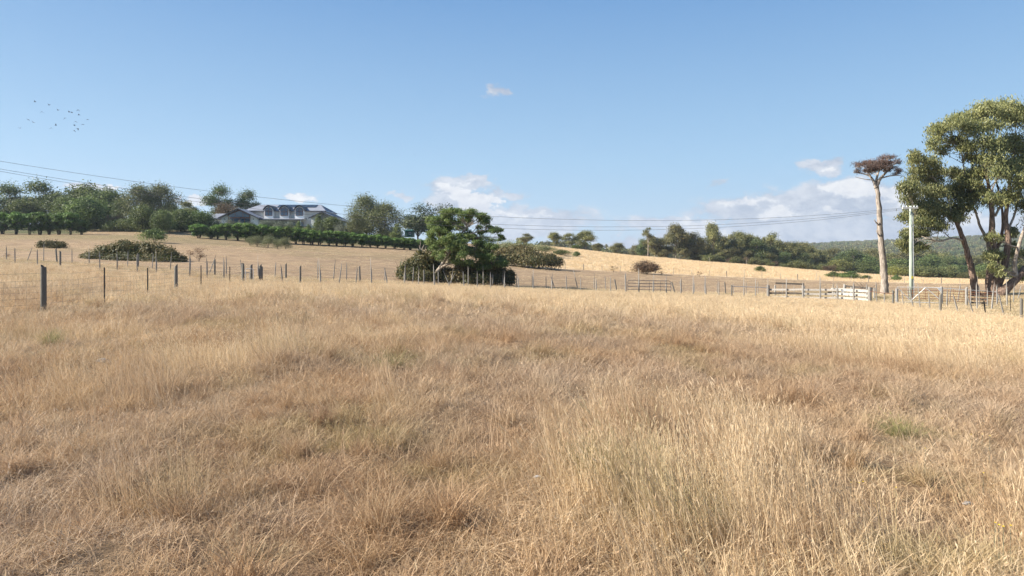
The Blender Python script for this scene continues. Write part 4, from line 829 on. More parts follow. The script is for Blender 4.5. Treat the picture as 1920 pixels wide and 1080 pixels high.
def add_post(par, px, d, h, r=.05, kind='split', lean=0.0, leany=0.0, name='post', sink=.15, mat=None):
    b_ = G(px, d); me = random.choice(PM[kind]); m_ = M[mat or PMAT[kind]]
    o = bpy.data.objects.new(name, me); C.objects.link(o); o.parent = par
    if len(me.materials) == 0: me.materials.append(None)
    o.material_slots[0].link = 'OBJECT'; o.material_slots[0].material = m_
    o.location = Vector((b_.x, b_.y, b_.z-sink))-Vector(par.location)
    o.scale = (r*.8, r*.8, h+sink); dx = lean/F*d
    o.rotation_euler = (-leany, math.atan2(dx, h), 0)
    return Vector((b_.x, b_.y, b_.z)), Vector((b_.x+dx, b_.y+leany*h, b_.z+h))
def fence(name, label, posts, heights, wr=.0022, cat='fence', group=None, wire_mat='wire', strand='wire'):
    p0 = posts[len(posts)//2]; root = empty(name, G(p0[0], p0[1]), label, cat, group); pp = []
    for p in posts:
        px, d, h, r, kind = p[:5]; lean = p[5] if len(p) > 5 else 0
        pp.append(add_post(root, px, d, h, r, kind, lean)+(h,))
    O = Vector(root.location)
    for hh in heights:
        mb = MB(); pts = []
        for (a, t_, h) in pp:
            q = a.lerp(t_, min(hh/h, .985)); q.y -= .06; pts.append(q)
        full = []
        for a, b_ in zip(pts[:-1], pts[1:]): full += [a, (a+b_)/2+Vector((0,0,-.012*random.random()*(b_-a).length))]
        full.append(pts[-1]); mb.tube([v-O for v in full], wr, 4, cap=False, jit=0); mb.build(strand, M[wire_mat], root)
    return root, pp
def lerp_d(px, tbl): return float(interp(px, tbl))
# near left netting fence
LF = [(-700,9.0,1.12,.06,'round'),(-430,11.5,1.12,.02,'picket'),(-150,14.5,1.12,.02,'picket'),(82,17.6,1.22,.088,'round'),(196,21.3,1.15,.028,'picket'),(277,25.3,1.16,.028,'picket'),(330,28.6,1.20,.085,'round',0),(377,33.0,1.16,.03,'picket'),(431,37.5,1.12,.03,'picket'),(456,40.5,1.22,.075,'round')]
lf, lfp = fence('netting_fence','near wire netting fence with round posts and black pickets on the left',LF,[.12,.27,.42,.57,.72,.87,1.06],.0028)
mb = MB(); O = Vector(lf.location)
for (a, t_, h), (a2, t2, h2) in zip(lfp[:-1], lfp[1:]):
    n_ = int((a2-a).length/.3)
    for k in range(n_):
        f_ = (k+.5)/n_; p = a.lerp(a2, f_); p.y -= .06
        mb.tube([p-O+Vector((0,0,.05)), p-O+Vector((0,0,.87))], .0022, 3, cap=False)
sw = mb.build('stay_wire', M['wire'], lf); sw['kind'] = 'stuff'
# front row of the laneway fence
frow = [(-260,0),(-180,0),(-110,0),(-50,0),(28,0),(70,0),(113,0,1),(187,0),(220,0),(257,0),(293,0),(356,0),(388,0),(420,0)]
P1 = [(px, lerp_d(px, ROWF), 1.08 if not (len(r_) and r_[0]) else 1.2, .055 if not (len(r_) and r_[0]) else .09, 'split' if not (len(r_) and r_[0]) else 'round', l_) for (px, l_, *r_) in frow]
P1 += [(456,43,1.12,.10,'round',0)]
fence('post_and_wire_fence','front row of grey split posts and wire left of the small gate',P1,[.25,.5,.75,1.0],.0022)
frow2 = [(488,42.3,1.12,.11,'round',0),(491,42.6,1.05,.08,'round',0),(530,42.2,.95,.05,'split',-2),(563,42,1.18,.07,'round',0),(602,42.7,1.0,.06,'split',-2),(635,43.3,1.02,.045,'split',4),(667,44,.95,.045,'split',2),(697,45,1.12,.055,'split',-1),(728,46,.98,.05,'split',-5),(759,47,1.05,.08,'split',0),(785,48,.95,.045,'split',0),(815,49,.98,.065,'split',-1),(836,49.6,.95,.04,'split',14),(847,49.9,.95,.04,'split',-11),(870,51,1.0,.06,'split',-1),(895,51.7,1.02,.05,'split',0),(920,52.5,1.02,.06,'split',0),(946,53,1.0,.055,'split',0),(973,53.6,.98,.05,'split',-1),(1000,54,1.0,.055,'split',0),(1035,54.8,1.05,.06,'split',0),(1063,55.4,1.0,.055,'split',-1),(1089,55.8,1.0,.055,'split',0),(1118,56.2,1.02,.06,'split',0),(1145,56.5,1.0,.055,'split',0),(1174,56.8,1.25,.09,'split',-1),
 (1198,57,1.3,.07,'split',0),(1224.5,57.4,.95,.055,'split',0),(1250,57.8,1.2,.06,'split',-1),(1277,58.3,1.08,.075,'split',0),(1300,58.7,1.1,.065,'split',0),(1324,59.2,1.1,.07,'split',-1),(1348,59.6,1.08,.06,'split',0),(1372,60,1.1,.085,'round',0),(1395,60.4,1.02,.06,'split',0),(1417,60.7,1.0,.06,'split',0)]
fence('post_and_wire_fence','front row of leaning split posts and wire across the middle of the field',frow2,[.25,.5,.72,.92],.0022)
brow = [(-150,0),(-60,0),(12,0),(50,8),(82,0),(107,-2,1),(135,0),(167,0),(239,1),(259,0,1),(285,2),(319,2),(356,1),(391,9),(402.5,0,1),(424.5,0),(455,-3),(484,0),(515,2),(536,0,1),(596,0),(625,2),(650,0),(675,-1,1),(721,1),(774,1),(795,0,1),(822,0),(845,3),(878,0),(906,0),(924,0,1),(943,0),(969,0),(998,0),(1024,0),(1041,-6,0),(1084,-5),(1114,0),(1136,-1),(1157,-4,1),(1174,0),(1198,-1),(1226,0),(1249,0),(1266,-6,1),(1281,-6),(1302,0),(1322,-1),(1345,0),(1361,-2,1),(1376,-1),(1399,0),(1421,0),(1440,0)]
P2 = [(px, lerp_d(px, ROWB), 1.0+random.uniform(-.05,.08)+(.12 if (len(r_) and r_[0]) else 0), .045 if not (len(r_) and r_[0]) else .085, 'split' if not (len(r_) and r_[0]) else 'round', l_) for (px, l_, *r_) in brow]
fence('post_and_wire_fence','back row of thin posts and wire bounding the grazed paddock',P2,[.25,.5,.75,.95],.0022)
# far fence
far = []
px = 1027.0; k = 0
while px < 2150:
    far.append((px, lerp_d(px, ROWC), 1.1 if k % 4 == 2 else .95, .09 if k % 4 == 2 else .05, 'round' if k % 4 == 2 else 'split', random.uniform(-1,1))); px += 33.8+random.uniform(-1.5,1.5); k += 1
fence('paddock_fence','far low fence dividing the grazed paddock from golden grass',far,[.3,.6,.85],.004)
far2 = [(p_, 224, 1.1, .07, 'split', 0) for p_ in (1232,1275,1330,1400,1453,1490)]
fence('ridge_fence','distant fence posts at the foot of the gum band',far2,[.5,.9],.004)
# right yard boundary fence
RF = [(1644,55,1.25,.06,'split',-1),(1658.5,53.5,1.1,.06,'split',0),(1674.6,51.8,1.15,.11,'round',0),(1694.5,50,1.16,.05,'split',-3),(1713,48.3,1.1,.05,'split',-5),(1726,46.7,1.1,.05,'split',-3),(1744,45,1.05,.05,'split',-2),(1763,42.5,1.16,.095,'round',0),(1799,40.8,1.0,.055,'split',-9),(1829,39.2,1.02,.045,'split',-12),(1849,38,1.0,.05,'picket',-4),(1886,36.6,1.15,.05,'split',-10),(1915,35,1.22,.085,'round',0),(1960,33.5,1.1,.05,'split',2),(2010,32,1.1,.05,'split',2),(2080,30,1.2,.08,'round',0)]
fence('yard_boundary_fence','right hand fence of leaning grey posts and wire by the yard',RF,[.2,.42,.64,.86],.003)
fence('tree_side_fence','thin posts and wire under the huge gum at the right edge',[(1887,57,1.1,.05,'split',0),(1900,55,1.15,.05,'split',1),(1908,60,1.1,.05,'split',6),(1930,58,1.1,.05,'split',0),(1965,56,1.1,.05,'split',0)],[.3,.6,.9],.003)
pk = empty('steel_picket', G(1895, 44), 'single dark steel picket standing between yard and right corner post', 'fence post'); add_post(pk, 1895, 44, 1.15, .028, 'picket', -1, name='picket')

# ------------------------------------------------------------------ gates, rails and yards
def at(px, py, d, O): return Vp(px, py, d)-O
def pipes(mb, O, segs, d, r=.022, n=6):
    for s_ in segs:
        if isinstance(d, tuple): q = [Vp(a, c, d[0]+(d[1]-d[0])*(a-d[2])/(d[3]-d[2]))-O for a, c in s_]
        else: q = [Vp(a, c, d)-O for a, c in s_]
        mb.tube(q, r, n)
# tubular farm gate leaning in the middle fence
d_ = 57.6; b_ = G(1216, d_); o = empty('farm_gate', b_, 'rusty dark five rail farm gate leaning in the middle fence', 'gate')
mb = MB(); pipes(mb, b_, [[(1177,548),(1177,529),(1178,526.5),(1180.5,525.2),(1216,525.9),(1254,526.6),(1257,528),(1258,531),(1257.5,547)]], d_, .026); mb.build('gate_frame', M['brown_tube'], o)
for (ya, yb) in ((531,532),(537,538),(543,544)):
    mb = MB(); mb.beam(at(1177.5,ya,d_,b_), at(1257.5,yb,d_,b_), .05, .03); mb.build('rail', M['brown_tube'], o)
for p_ in (1198,1217.5,1238):
    mb = MB(); mb.beam(at(p_,525.8,d_-.03,b_), at(p_,547,d_-.03,b_), .03, .02); mb.build('upright', M['brown_tube'], o)
# small tubular pedestrian gate
b_ = G(465, 41.2); o = empty('small_gate', b_, 'small grey tube gate standing open beside thick posts', 'gate')
mb = MB(); d_ = 41.2
pipes(mb, b_, [[(460.8,541),(460.4,507),(461.5,504.5),(463,504),(472,504.2),(474.2,505),(475,508),(474.8,540)]], d_, .022); mb.build('gate_frame', M['galv'], o)
mb = MB(); pipes(mb, b_, [[(457,511),(471.5,511.2)]], d_+.3, .03); mb.build('rail', M['grey_timber'], o)
mb = MB(); pipes(mb, b_, [[(467.6,511),(467.6,535)]], d_, .012); mb.build('upright', M['galv'], o)
pk = empty('gate_post', G(471, 42.2), 'thick dark timber post just behind the small tube gate', 'post'); add_post(pk, 471, 42.2, 1.08, .10, 'round')
pk = empty('gate_post', G(455.5, 41.8), 'thick timber post left of the small tube gate', 'post'); add_post(pk, 455.2, 41.8, 1.15, .095, 'round')
# single pipe rail
b_ = G(1406, 60.5); mb = MB(); pipes(mb, b_, [[(1372,536.6),(1405,538),(1440,539.2)]], 60.2, .028); o = mb.build('pipe_rail', M['galv'], loc=b_); tag(o, 'single grey pipe rail running into the timber fence end post', 'rail')
# timber rail fence
def railyard(name, label, posts, rails, mat, cat='fence', th=.035, pmat_='grey_timber'):
    b_ = G(posts[len(posts)//2][0], posts[len(posts)//2][1]); o = empty(name, b_, label, cat)
    for p in posts: add_post(o, p[0], p[1], p[2], p[3], p[4] if len(p) > 4 else 'round', p[5] if len(p) > 5 else 0, mat=pmat_)
    for (pa, ya, da, pb, yb, db, wd, mt) in rails:
        mb = MB(); mb.beam(Vp(pa,ya,da)-b_, Vp(pb,yb,db)-b_, wd, th); mb.build('rail', M[mt or mat], o)
    return o
tp = [(1440.4,61.5,1.15,.17),(1474.7,60.5,1.1,.075,'split'),(1505.5,59.3,1.2,.085,'split'),(1538,58.3,1.25,.085,'split'),(1570.5,57.4,1.28,.10,'split'),(1600.5,56.6,1.28,.10,'split'),(1630.8,55.8,1.30,.19)]
rails = []
ylev = {1440:(543.2,549.4,556.6),1475:(543.1,549.4,556.9),1505.5:(542.8,550.6,558.2),1538:(543.2,551.2,558.6),1570.5:(543.6,551.2,558.2),1600.5:(545.6,553.2,560.6),1630:(546.2,554.6,562.6)}
ks = sorted(ylev)
for a, c in zip(ks[:-1], ks[1:]):
    da = lerp_d(a, [(1440,61.5),(1630,55.8)])+.14; dc = lerp_d(c, [(1440,61.5),(1630,55.8)])+.14
    for j in range(3):
        mt = 'grey_board' if a < 1570 else 'pale_board'
        if a < 1500 and j > 0: mt = 'dark_board' if j == 1 else 'grey_board'
        rails.append((a+.5, ylev[a][j]+random.uniform(-.3,.3), da, c-.5, ylev[c][j]+random.uniform(-.3,.3), dc, .16, mt))
    if a >= 1538: rails.append((a+.5, 565.2 if a > 1560 else 564.6, da, c-.5, 567.6 if a > 1590 else 566, dc, .13, 'pale_board' if a >= 1570 else 'grey_board'))
railyard('timber_rail_fence','grey to white timber rail fence with thick end posts at the yard',tp,rails,'grey_board')
railyard('board_fence','white board panel behind the timber rail fence, left of the dead tree',[(1562,61.5,1.15,.06,'split'),(1625,60,1.15,.08,'split')],
    [(1558,541.2,61.7,1628,544.6,60.1,.15,'pale_board'),(1560,549.4,61.7,1628,551.8,60.1,.15,'pale_board'),(1552,548.2,62.5,1580,548.4,62.3,.12,'dark_board'),(1562,557,61.7,1628,560,60.1,.13,'pale_board')],'pale_board')
b_ = G(1582, 60.2); mb = MB(); mb.box((0,0,0),(.16,.03,.12)); o = mb.build('white_plate', M['white_enamel'], loc=Vp(1580,545.5,57.0)); tag(o, 'small white plate fixed on the timber rail fence', 'sign plate')
railyard('cattle_race_rail','dark top rail between posts behind the timber fence',[(1453.5,68,1.0,.11),(1507.5,67,1.0,.13),(1504.5,68,1.0,.08),(1468,67,.95,.04,'split'),(1489,67,.95,.04,'split')],[(1454,530.8,68,1508,532.8,67,.17,'dark_board')],'dark_board')
railyard('log_rail','dark log rail on low stumps left of the dead tree',[(1581,68,1.15,.19,'round',3),(1597,67,.9,.16),(1639.5,64,.95,.10),(1601,66,.8,.1)],[(1586,536.5,68,1640,541.5,64.2,.16,'dark_board')],'dark_board', th=.14)
b_ = G(1612, 66); mb = MB()
for i in range(18):
    a = Vector((random.uniform(-1.2,1.2),random.uniform(-.5,.5),random.uniform(.3,.8))); mb.tube(bend(a, a+Vector((random.uniform(-1.0,1.0),random.uniform(-.4,.4),random.uniform(-.3,.9))), .2, 4), [.03,.024,.016,.008], 4)
o = mb.build('branch_pile', M['bark_brown'], loc=b_); tag(o, 'tangled pile of dry branches lying over the log rail', 'branches')
# rusty connecting pipe left of the gate
b_ = G(1657, 54); mb = MB(); mb.tube([Vp(1632,546.5,55.4)-b_, Vp(1658,549.5,53.3)-b_, Vp(1674,550.5,51.7)-b_], .025, 6); o = mb.build('pipe_rail', M['rust'], loc=b_); tag(o, 'thin rusty pipe rail between thick post and yard fence', 'rail')
# galvanised gate
dg = (56, 54, 1682, 1765); b_ = G(1724, 55); o = empty('galvanised_gate', b_, 'silver pipe gate with crossing diagonal braces below the power pole', 'gate')
mb = MB(); pipes(mb, b_, [[(1682,567),(1681.8,538.2),(1724,538.6),(1765,539.6),(1765,568),(1708,566),(1682,567)]], dg, .026); mb.build('gate_frame', M['galv'], o)
for s_ in ([(1682,538.6),(1708.5,564.5)],[(1708.5,563.5),(1735.5,539)],[(1735.5,539),(1761,560.5)]):
    mb = MB(); pipes(mb, b_, [s_], dg, .024); mb.build('brace', M['galv'], o)
for y_ in (560.5,):
    mb = MB(); pipes(mb, b_, [[(1704,566.5),(1763,568.3)]], dg, .02); mb.build('rail', M['galv'], o)
mb = MB(); mb.poly([Vp(1757.5,539.8,53.9)-b_, Vp(1764.3,540,53.9)-b_, Vp(1763.6,547.5,53.9)-b_, Vp(1760.5,544,53.9)-b_], .02); mb.build('plate', M['white_enamel'], o)
for (px, d_, h_, r_, lab) in [(1681.5,56.5,1.12,.15,'thick grey post at the left end of the silver gate'),(1765.8,54.6,1.38,.11,'tall grey post at the right end of the silver gate'),(1812,51.5,1.38,.11,'tall grey post between the rusty panels under the leaning gum')]:
    pk = empty('gate_post', G(px, d_), lab, 'post'); add_post(pk, px, d_, h_, r_, 'round', mat='grey_timber')
# rusty stock panels
def panel(label, p0, p1, ys0, ys1, d0, d1, mat, top=None, ups=4, curved=False):
    b_ = G((p0+p1)/2, (d0+d1)/2); o = empty('stock_panel', b_, label, 'stock panel')
    for j, (a, c) in enumerate(zip(ys0, ys1)):
        mb = MB(); q = [Vp(p0,a,d0)-b_, Vp(p1,c,d1)-b_]
        if j == 0 and curved: q = [Vp(p0,a,d0)-b_, Vp(p1-4,c-.6,d1)-b_, Vp(p1-1,c+1.5,d1)-b_, Vp(p1,c+6,d1)-b_, Vp(p1,ys1[-1],d1)-b_]
        mb.tube(q, .024, 6); mb.build('rail', M[top] if (top and j == 0) else M[mat], o)
    for k in range(ups):
        f_ = k/(ups-1)*.96+.01; px = p0+(p1-p0)*f_; d_ = d0+(d1-d0)*f_
        mb = MB(); mb.tube([Vp(px,ys0[0]+(ys1[0]-ys0[0])*f_,d_-.03)-b_, Vp(px,ys0[-1]+(ys1[-1]-ys0[-1])*f_+2,d_-.03)-b_], .018, 5); mb.build('upright', M[mat], o)
panel('rusty five rail stock panel seen through the silver gate',1686,1762,(543.8,549.4,554.6,559),(544.8,550.6,555.6,560.2),59,57,'rust')
panel('silver topped rusty stock panel with a rounded end under the gums',1766,1871,(540,545,550.4,555,560,564),(548,550.5,555,560.5,565,568),57,55,'rust','galv',6,True)
panel('rusty stock panel beside the huge gum base',1818,1875,(544.5,549.5,554.5,559.5),(548,552,557,561.5),53,56,'rust', ups=3)
railyard('board_hurdle','low dark board hurdle leaning under the leaning gum',[(1820,50.5,.9,.05,'split'),(1851.5,50,.95,.05,'split'),(1836,50.2,.9,.04,'split')],[(1820,554.5,50.6,1853,555.5,50.1,.10,'dark_board'),(1820,560.5,50.6,1853,561.5,50.1,.10,'dark_board'),(1819,567.3,50.6,1853,568.3,50.1,.12,'dark_board'),(1820,573,50.6,1853,573.4,50.1,.10,'dark_board')],'dark_board')
for (px, d_, h_, lean, lab) in [(1703,60,1.25,0,'rusty upright post behind the silver gate'),(1775,50,1.15,1,'pale split post just right of the silver gate'),(1795,57,1.2,4,'leaning grey post in front of the leaning gum trunk'),(1832,47,1.4,-1,'tall pale post in front of the rusty panels'),(1859,46,1.35,3,'pale leaning post nearest the huge gum'),(1869,52,1.1,0,'thin pale post beside the rounded panel end'),(1780,58,1.05,2,'thin dark post behind the silver topped panel'),(1888,50,1.0,0,'short thin post right of the huge gum base')]:
    pk = empty('yard_post', G(px, d_), lab, 'post'); add_post(pk, px, d_, h_, .06, 'split', lean)
b_ = G(1893, 60); mb = MB(); mb.beam(Vp(1872,561,60)-b_, Vp(1925,564,60)-b_, .14, .14); o = mb.build('log_rail', M['dark_board'], loc=b_); tag(o, 'dark horizontal log behind the huge gum at the right edge', 'rail')

# ------------------------------------------------------------------ power pole and lines
DP = 61; b_ = G(1708.5, DP); o = empty('power_pole', b_, 'pale green treated power pole with wooden crossarm beside the dead tree', 'power pole')
top = Vp(1707.5, 386, DP)-b_
mb = MB(); mb.tube([(0,0,-.3),(0,0,3),(top.x*.5,0,top.z*.6),(top.x,0,top.z)], [.175,.155,.135,.115], 12); mb.build('pole', M['pole'], o, smooth=True)
mb = MB(); mb.beam(Vp(1692,390.3,DP-.25)-b_, Vp(1721,389.3,DP-.25)-b_, .14, .12); ca = mb.build('crossarm', M['pale_board'], o)
for p_ in (1693.5, 1700, 1714, 1719.5):
    mb = MB(); c_ = Vp(p_, 388.9, DP-.25)-b_; mb.tube([c_, c_+Vector((0,0,.07)), c_+Vector((0,0,.10)), c_+Vector((0,0,.17))], [.03,.07,.05,.03], 8); mb.build('insulator', M['white_enamel'], ca)
mb = MB(); mb.tube([(.17,-.14,.2),(top.x+.12,-.14,top.z-.6)], .03, 6); mb.build('conduit', M['galv'], o)
mb = MB(); mb.box((0,-.19,(CAMZ+(HOR-520)/F*DP)-b_.z),(.16,.02,.22)); mb.build('tag_plate', pmat('yellow_tag', (.75,.62,.06), .5), o)
mb = MB(); 
for p_ in (1698, 1717): mb.tube([Vp(p_,390.5,DP-.2)-b_, Vp(1707.8,398,DP-.15)-b_], .02, 5)
mb.build('arm_brace', M['galv'], o)
def line_at(samples, px1, py1, tmax=1.0):
    A = Vp(px1, py1, DP); Bx, By = -60.0, 35.0; T = []; Zs = []
    for (px, py) in samples:
        u = (px-960)/F; t_ = (A.x-u*A.y)/((A.x-Bx)-u*(A.y-By)); Y_ = A.y+(By-A.y)*t_; T.append(t_); Zs.append(CAMZ+(HOR-py)/F*Y_-A.z)
    T, Zs = np.array(T), np.array(Zs); co = np.linalg.lstsq(np.stack([T, T*T], -1), Zs, rcond=None)[0]
    return A, [Vector((A.x+(Bx-A.x)*t_, A.y+(By-A.y)*t_, A.z+co[0]*t_+co[1]*t_*t_)) for t_ in np.linspace(0, 1, 60)]
for (sm, p1, y1, lab) in [([(0,302),(250,339),(650,388),(1050,411),(1300,411.5)],1693.5,389.5,'uppermost power line crossing the whole sky'),([(0,317),(250,355),(640,402),(1050,425),(1300,422)],1700,389.8,'middle power line crossing the whole sky'),([(0,322),(250,360),(640,409),(1050,432),(1300,427.5)],1714,389.6,'lowest power line crossing the whole sky')]:
    A, pts = line_at(sm, p1, y1); mb = MB(); mb.tube([p-A for p in pts], .0105, 5, cap=False); q = mb.build('power_line', M['wire'], loc=A); tag(q, lab, 'power line', 'power lines running left from the pole')
# the next pole, outside the left edge, that carries the lines
e_ = Vector((-60.0, 35.0, hz(-60.0, 35.0))); o = empty('power_pole', e_, 'pale power pole standing beyond the left edge of the photo', 'power pole')
mb = MB(); mb.tube([(0,0,-.3),(0,0,14)], [.2,.13], 10); mb.build('pole', M['pole'], o)
# ------------------------------------------------------------------ birds
def bird_meshes(up):
    b = MB(); b.tube([(-.13,0,0),(-.07,0,.01),(0,0,.012),(.07,0,.01),(.12,0,.015),(.15,0,.01)], [.008,.025,.04,.034,.022,.004], 7)
    wl = MB()
    for s_ in (-1, 1):
        i = len(wl.v); z1, z2 = .10*up, .12*up-.03
        wl.v += [Vector(v) for v in ((.05,s_*.02,.015),(-.05,s_*.02,.015),(.07,s_*.14,.015+z1),(-.04,s_*.13,.012+z1),(-.02,s_*.27,.01+z2*1.6))]
        wl.v += [v+Vector((0,0,.006)) for v in wl.v[i:i+5]]
        wl.f += [(i,i+1,i+3,i+2),(i+2,i+3,i+4),(i+5,i+7,i+8,i+6),(i+7,i+9,i+8),(i,i+2,i+7,i+5),(i+2,i+4,i+9,i+7),(i+1,i+6,i+8,i+3),(i+3,i+8,i+9,i+4)]
    tl = MB().poly([(-.12,-.015,.0),(-.12,.015,.0),(-.19,.035,.0),(-.19,-.035,.0)], .006, (0,0,1))
    return [('body', b.mesh('body', True)), ('wings', wl.mesh('wings')), ('tail', tl.mesh('tail'))]
M['feather'] = pmat('dark_feather', (.035,.032,.035), .7, (.02,.02,.022), 20)
BM = [bird_meshes(u) for u in (1.0, .1, -.7, .6)]
bl = [(65.5,191,0),(91.5,197,0),(78,209.5,2),(108.5,206.8,0),(146.5,206.2,2),(129.8,210.3,0),(134.6,211.2,3),(148,215.6,3),(121.8,221.5,2),(53,224.6,1),(62.3,229.5,3),(164.3,224.2,1),(141.5,228,2),(38,240.4,0),(96,240,2),(104.5,235,0),(139.6,234.8,1),(155.6,233.5,1),(145.8,241.2,2),(139,244.8,2),(560,240,1),(778,290,1)]
for i, (px, py, k) in enumerate(bl):
    dist = 75 if i < 20 else 150
    o = empty('bird', Vp(px, py, dist), 'small dark bird flying in the loose flock at upper left' if i < 20 else ('tiny distant bird alone in the sky left of centre' if i == 20 else 'tiny distant bird alone in the sky above the pines'), 'bird', 'flock of small dark birds' if i < 20 else None, random.uniform(0, 6.28))
    o.rotation_euler.x = random.uniform(-.5,.5); o.scale = (.78,)*3
    for nm, me in BM[k]: link(nm, me, M['feather'], o)

# ------------------------------------------------------------------ grass
def grass_mat(name):
    m = bpy.data.materials.new(name); m.use_nodes = True; t = NT(m.node_tree); b = t.n['Principled BSDF']
    at_ = t.node('ShaderNodeAttribute', attribute_name='tint', attribute_type='INSTANCER'); s = t.node('ShaderNodeSeparateXYZ'); t.l.new(at_.outputs['Vector'], s.inputs[0])
    ab = t.node('ShaderNodeAttribute', attribute_name='blade')
    brown = t.mixc(ab.outputs['Fac'], (0.3290,0.2016,0.1075,1), (0.5484,0.3763,0.2240,1)); straw = t.mixc(ab.outputs['Fac'], (0.6032,0.4390,0.2419,1), (0.8408,0.6899,0.4749,1))
    grey = t.mixc(ab.outputs['Fac'], (0.3520,0.2640,0.1848,1), (0.5984,0.4752,0.3520,1)); green = t.mixc(ab.outputs['Fac'], (0.1760,0.1760,0.0616,1), (0.4224,0.3696,0.1672,1))
    c = t.mixc(s.outputs[0], brown, straw); c = t.mixc(s.outputs[2], c, grey); c = t.mixc(s.outputs[1], c, green)
    b.inputs['Roughness'].default_value = .6; b.inputs['Specular IOR Level'].default_value = .25; t.l.new(c, b.inputs['Base Color'])
    tr = t.node('ShaderNodeBsdfTranslucent'); t.l.new(c, tr.inputs[0]); mx = t.node('ShaderNodeMixShader'); mx.inputs[0].default_value = .32
    t.l.new(b.outputs[0], mx.inputs[1]); t.l.new(tr.outputs[0], mx.inputs[2]); t.l.new(mx.outputs[0], t.n['Material Output'].inputs[0])
    return m
GM = grass_mat('dry_grass_blade')
def tuft(name, n, rad, h0, h1, wd, lean, curve, seed, head=0.0, seg=3, dirbias=(0,0)):
    g = np.random.default_rng(seed); V_, F_, T_ = [], [], []
    for i in range(n):
        a = g.uniform(0, 6.28); r = rad*math.sqrt(g.random()); bx_, by_ = math.cos(a)*r, math.sin(a)*r
        h_ = g.uniform(h0, h1); la = g.uniform(0, 6.28); le = abs(g.normal(0, lean)); cu = abs(g.normal(curve, curve*.5)); fa = g.uniform(0, 6.28)
        dx, dy = math.cos(la)*le+dirbias[0], math.sin(la)*le+dirbias[1]; cx, cy = math.cos(la+g.uniform(-.6,.6))*cu, math.sin(la)*cu
        wx, wy = math.cos(fa)*wd*.5, math.sin(fa)*wd*.5; i0 = len(V_); tt = g.random()
        for s_ in range(seg+1):
            f_ = s_/seg; x = bx_+h_*(dx*f_+cx*f_*f_); y = by_+h_*(dy*f_+cy*f_*f_); z = h_*(f_-.35*(dx*dx+dy*dy+cu*cu)*f_*f_)
            if s_ < seg: k = 1-.55*f_; V_ += [(x-wx*k,y-wy*k,z),(x+wx*k,y+wy*k,z)]
            else: V_.append((x,y,z))
        for s_ in range(seg-1): F_.append((i0+2*s_,i0+2*s_+1,i0+2*s_+3,i0+2*s_+2)); T_.append(tt)
        F_.append((i0+2*seg-2,i0+2*seg-1,i0+2*seg)); T_.append(tt)
        if g.random() < head:
            hl_ = h_*g.uniform(.10,.18); tx = x+(dx+2*cx)*hl_*.8; ty = y+(dy+2*cy)*hl_*.8; tz = z+hl_*.8; mx_, my_, mz_ = (x+tx)/2, (y+ty)/2, (z+tz)/2; w2 = wd*1.05; j = len(V_)
            V_ += [(x,y,z),(mx_+w2,my_,mz_),(mx_-w2,my_,mz_),(mx_,my_+w2,mz_),(mx_,my_-w2,mz_),(tx,ty,tz)]
            F_ += [(j,j+1,j+5,j+2),(j,j+3,j+5,j+4)]; T_ += [min(1,tt+.35)]*2
    me = bpy.data.meshes.new(name); me.from_pydata(V_, [], F_); at_ = me.attributes.new('blade', 'FLOAT', 'FACE'); at_.data.foreach_set('value', np.array(T_, np.float32)); me.materials.append(GM)
    return bpy.data.objects.new(name, me)
LB = (-.28, .03)
T_SRC = []
for s_ in range(3): T_SRC.append(tuft('a%02d_turf' % s_, 60, .15, .04, .13, .0048, .9, .5, 200+s_, .05, 2))
for s_ in range(3): T_SRC.append(tuft('b%02d_mid' % s_, 48, .13, .10, .28, .0044, .45, .45, 210+s_, .15, 3, (-.05,0)))
for s_ in range(3): T_SRC.append(tuft('c%02d_tall' % s_, 30, .17, .22, .52, .0038, .12, .14, 220+s_, .5, 4, LB))
for s_ in range(2): T_SRC.append(tuft('d%02d_matted' % s_, 85, .17, .06, .20, .0040, 1.5, 1.0, 230+s_, 0, 3))
for s_ in range(3): T_SRC.append(tuft('e%02d_farturf' % s_, 60, .42, .05, .16, .011, .9, .5, 240+s_, 0, 2))
for s_ in range(3): T_SRC.append(tuft('f%02d_farmid' % s_, 60, .34, .12, .34, .010, .4, .4, 250+s_, .1, 2, (-.05,0)))
for s_ in range(3): T_SRC.append(tuft('g%02d_fartall' % s_, 60, .36, .18, .42, .010, .16, .18, 260+s_, .2, 3, LB))
for s_ in range(2): T_SRC.append(tuft('h%02d_vfar' % s_, 50, .9, .12, .40, .035, .4, .4, 270+s_, 0, 2))
for s_ in range(3): T_SRC.append(tuft('i%02d_tussock' % s_, 130, .09, .12, .34, .0046, .42, .35, 280+s_, .15, 3))
IDX = dict(tussock=(22,25), turf=(0,3), mid=(3,6), tall=(6,9), matted=(9,11), farturf=(11,14), farmid=(14,17), fartall=(17,20), vfar=(20,22))
def sample(y0, y1, dens, margin=1.12, umax=.80, seed=0):
    g = np.random.default_rng(seed); n = int(dens*(y1-y0)*(umax*(y0+y1)+2*1.5)); 
    y = np.sqrt(g.random(n)*((y1+2)**2-(y0+2)**2)+(y0+2)**2)-2; x = g.uniform(-1, 1, n)*(y*umax+1.5); return x, y, g
PTS = dict(p=[], r=[], s=[], i=[], t=[])
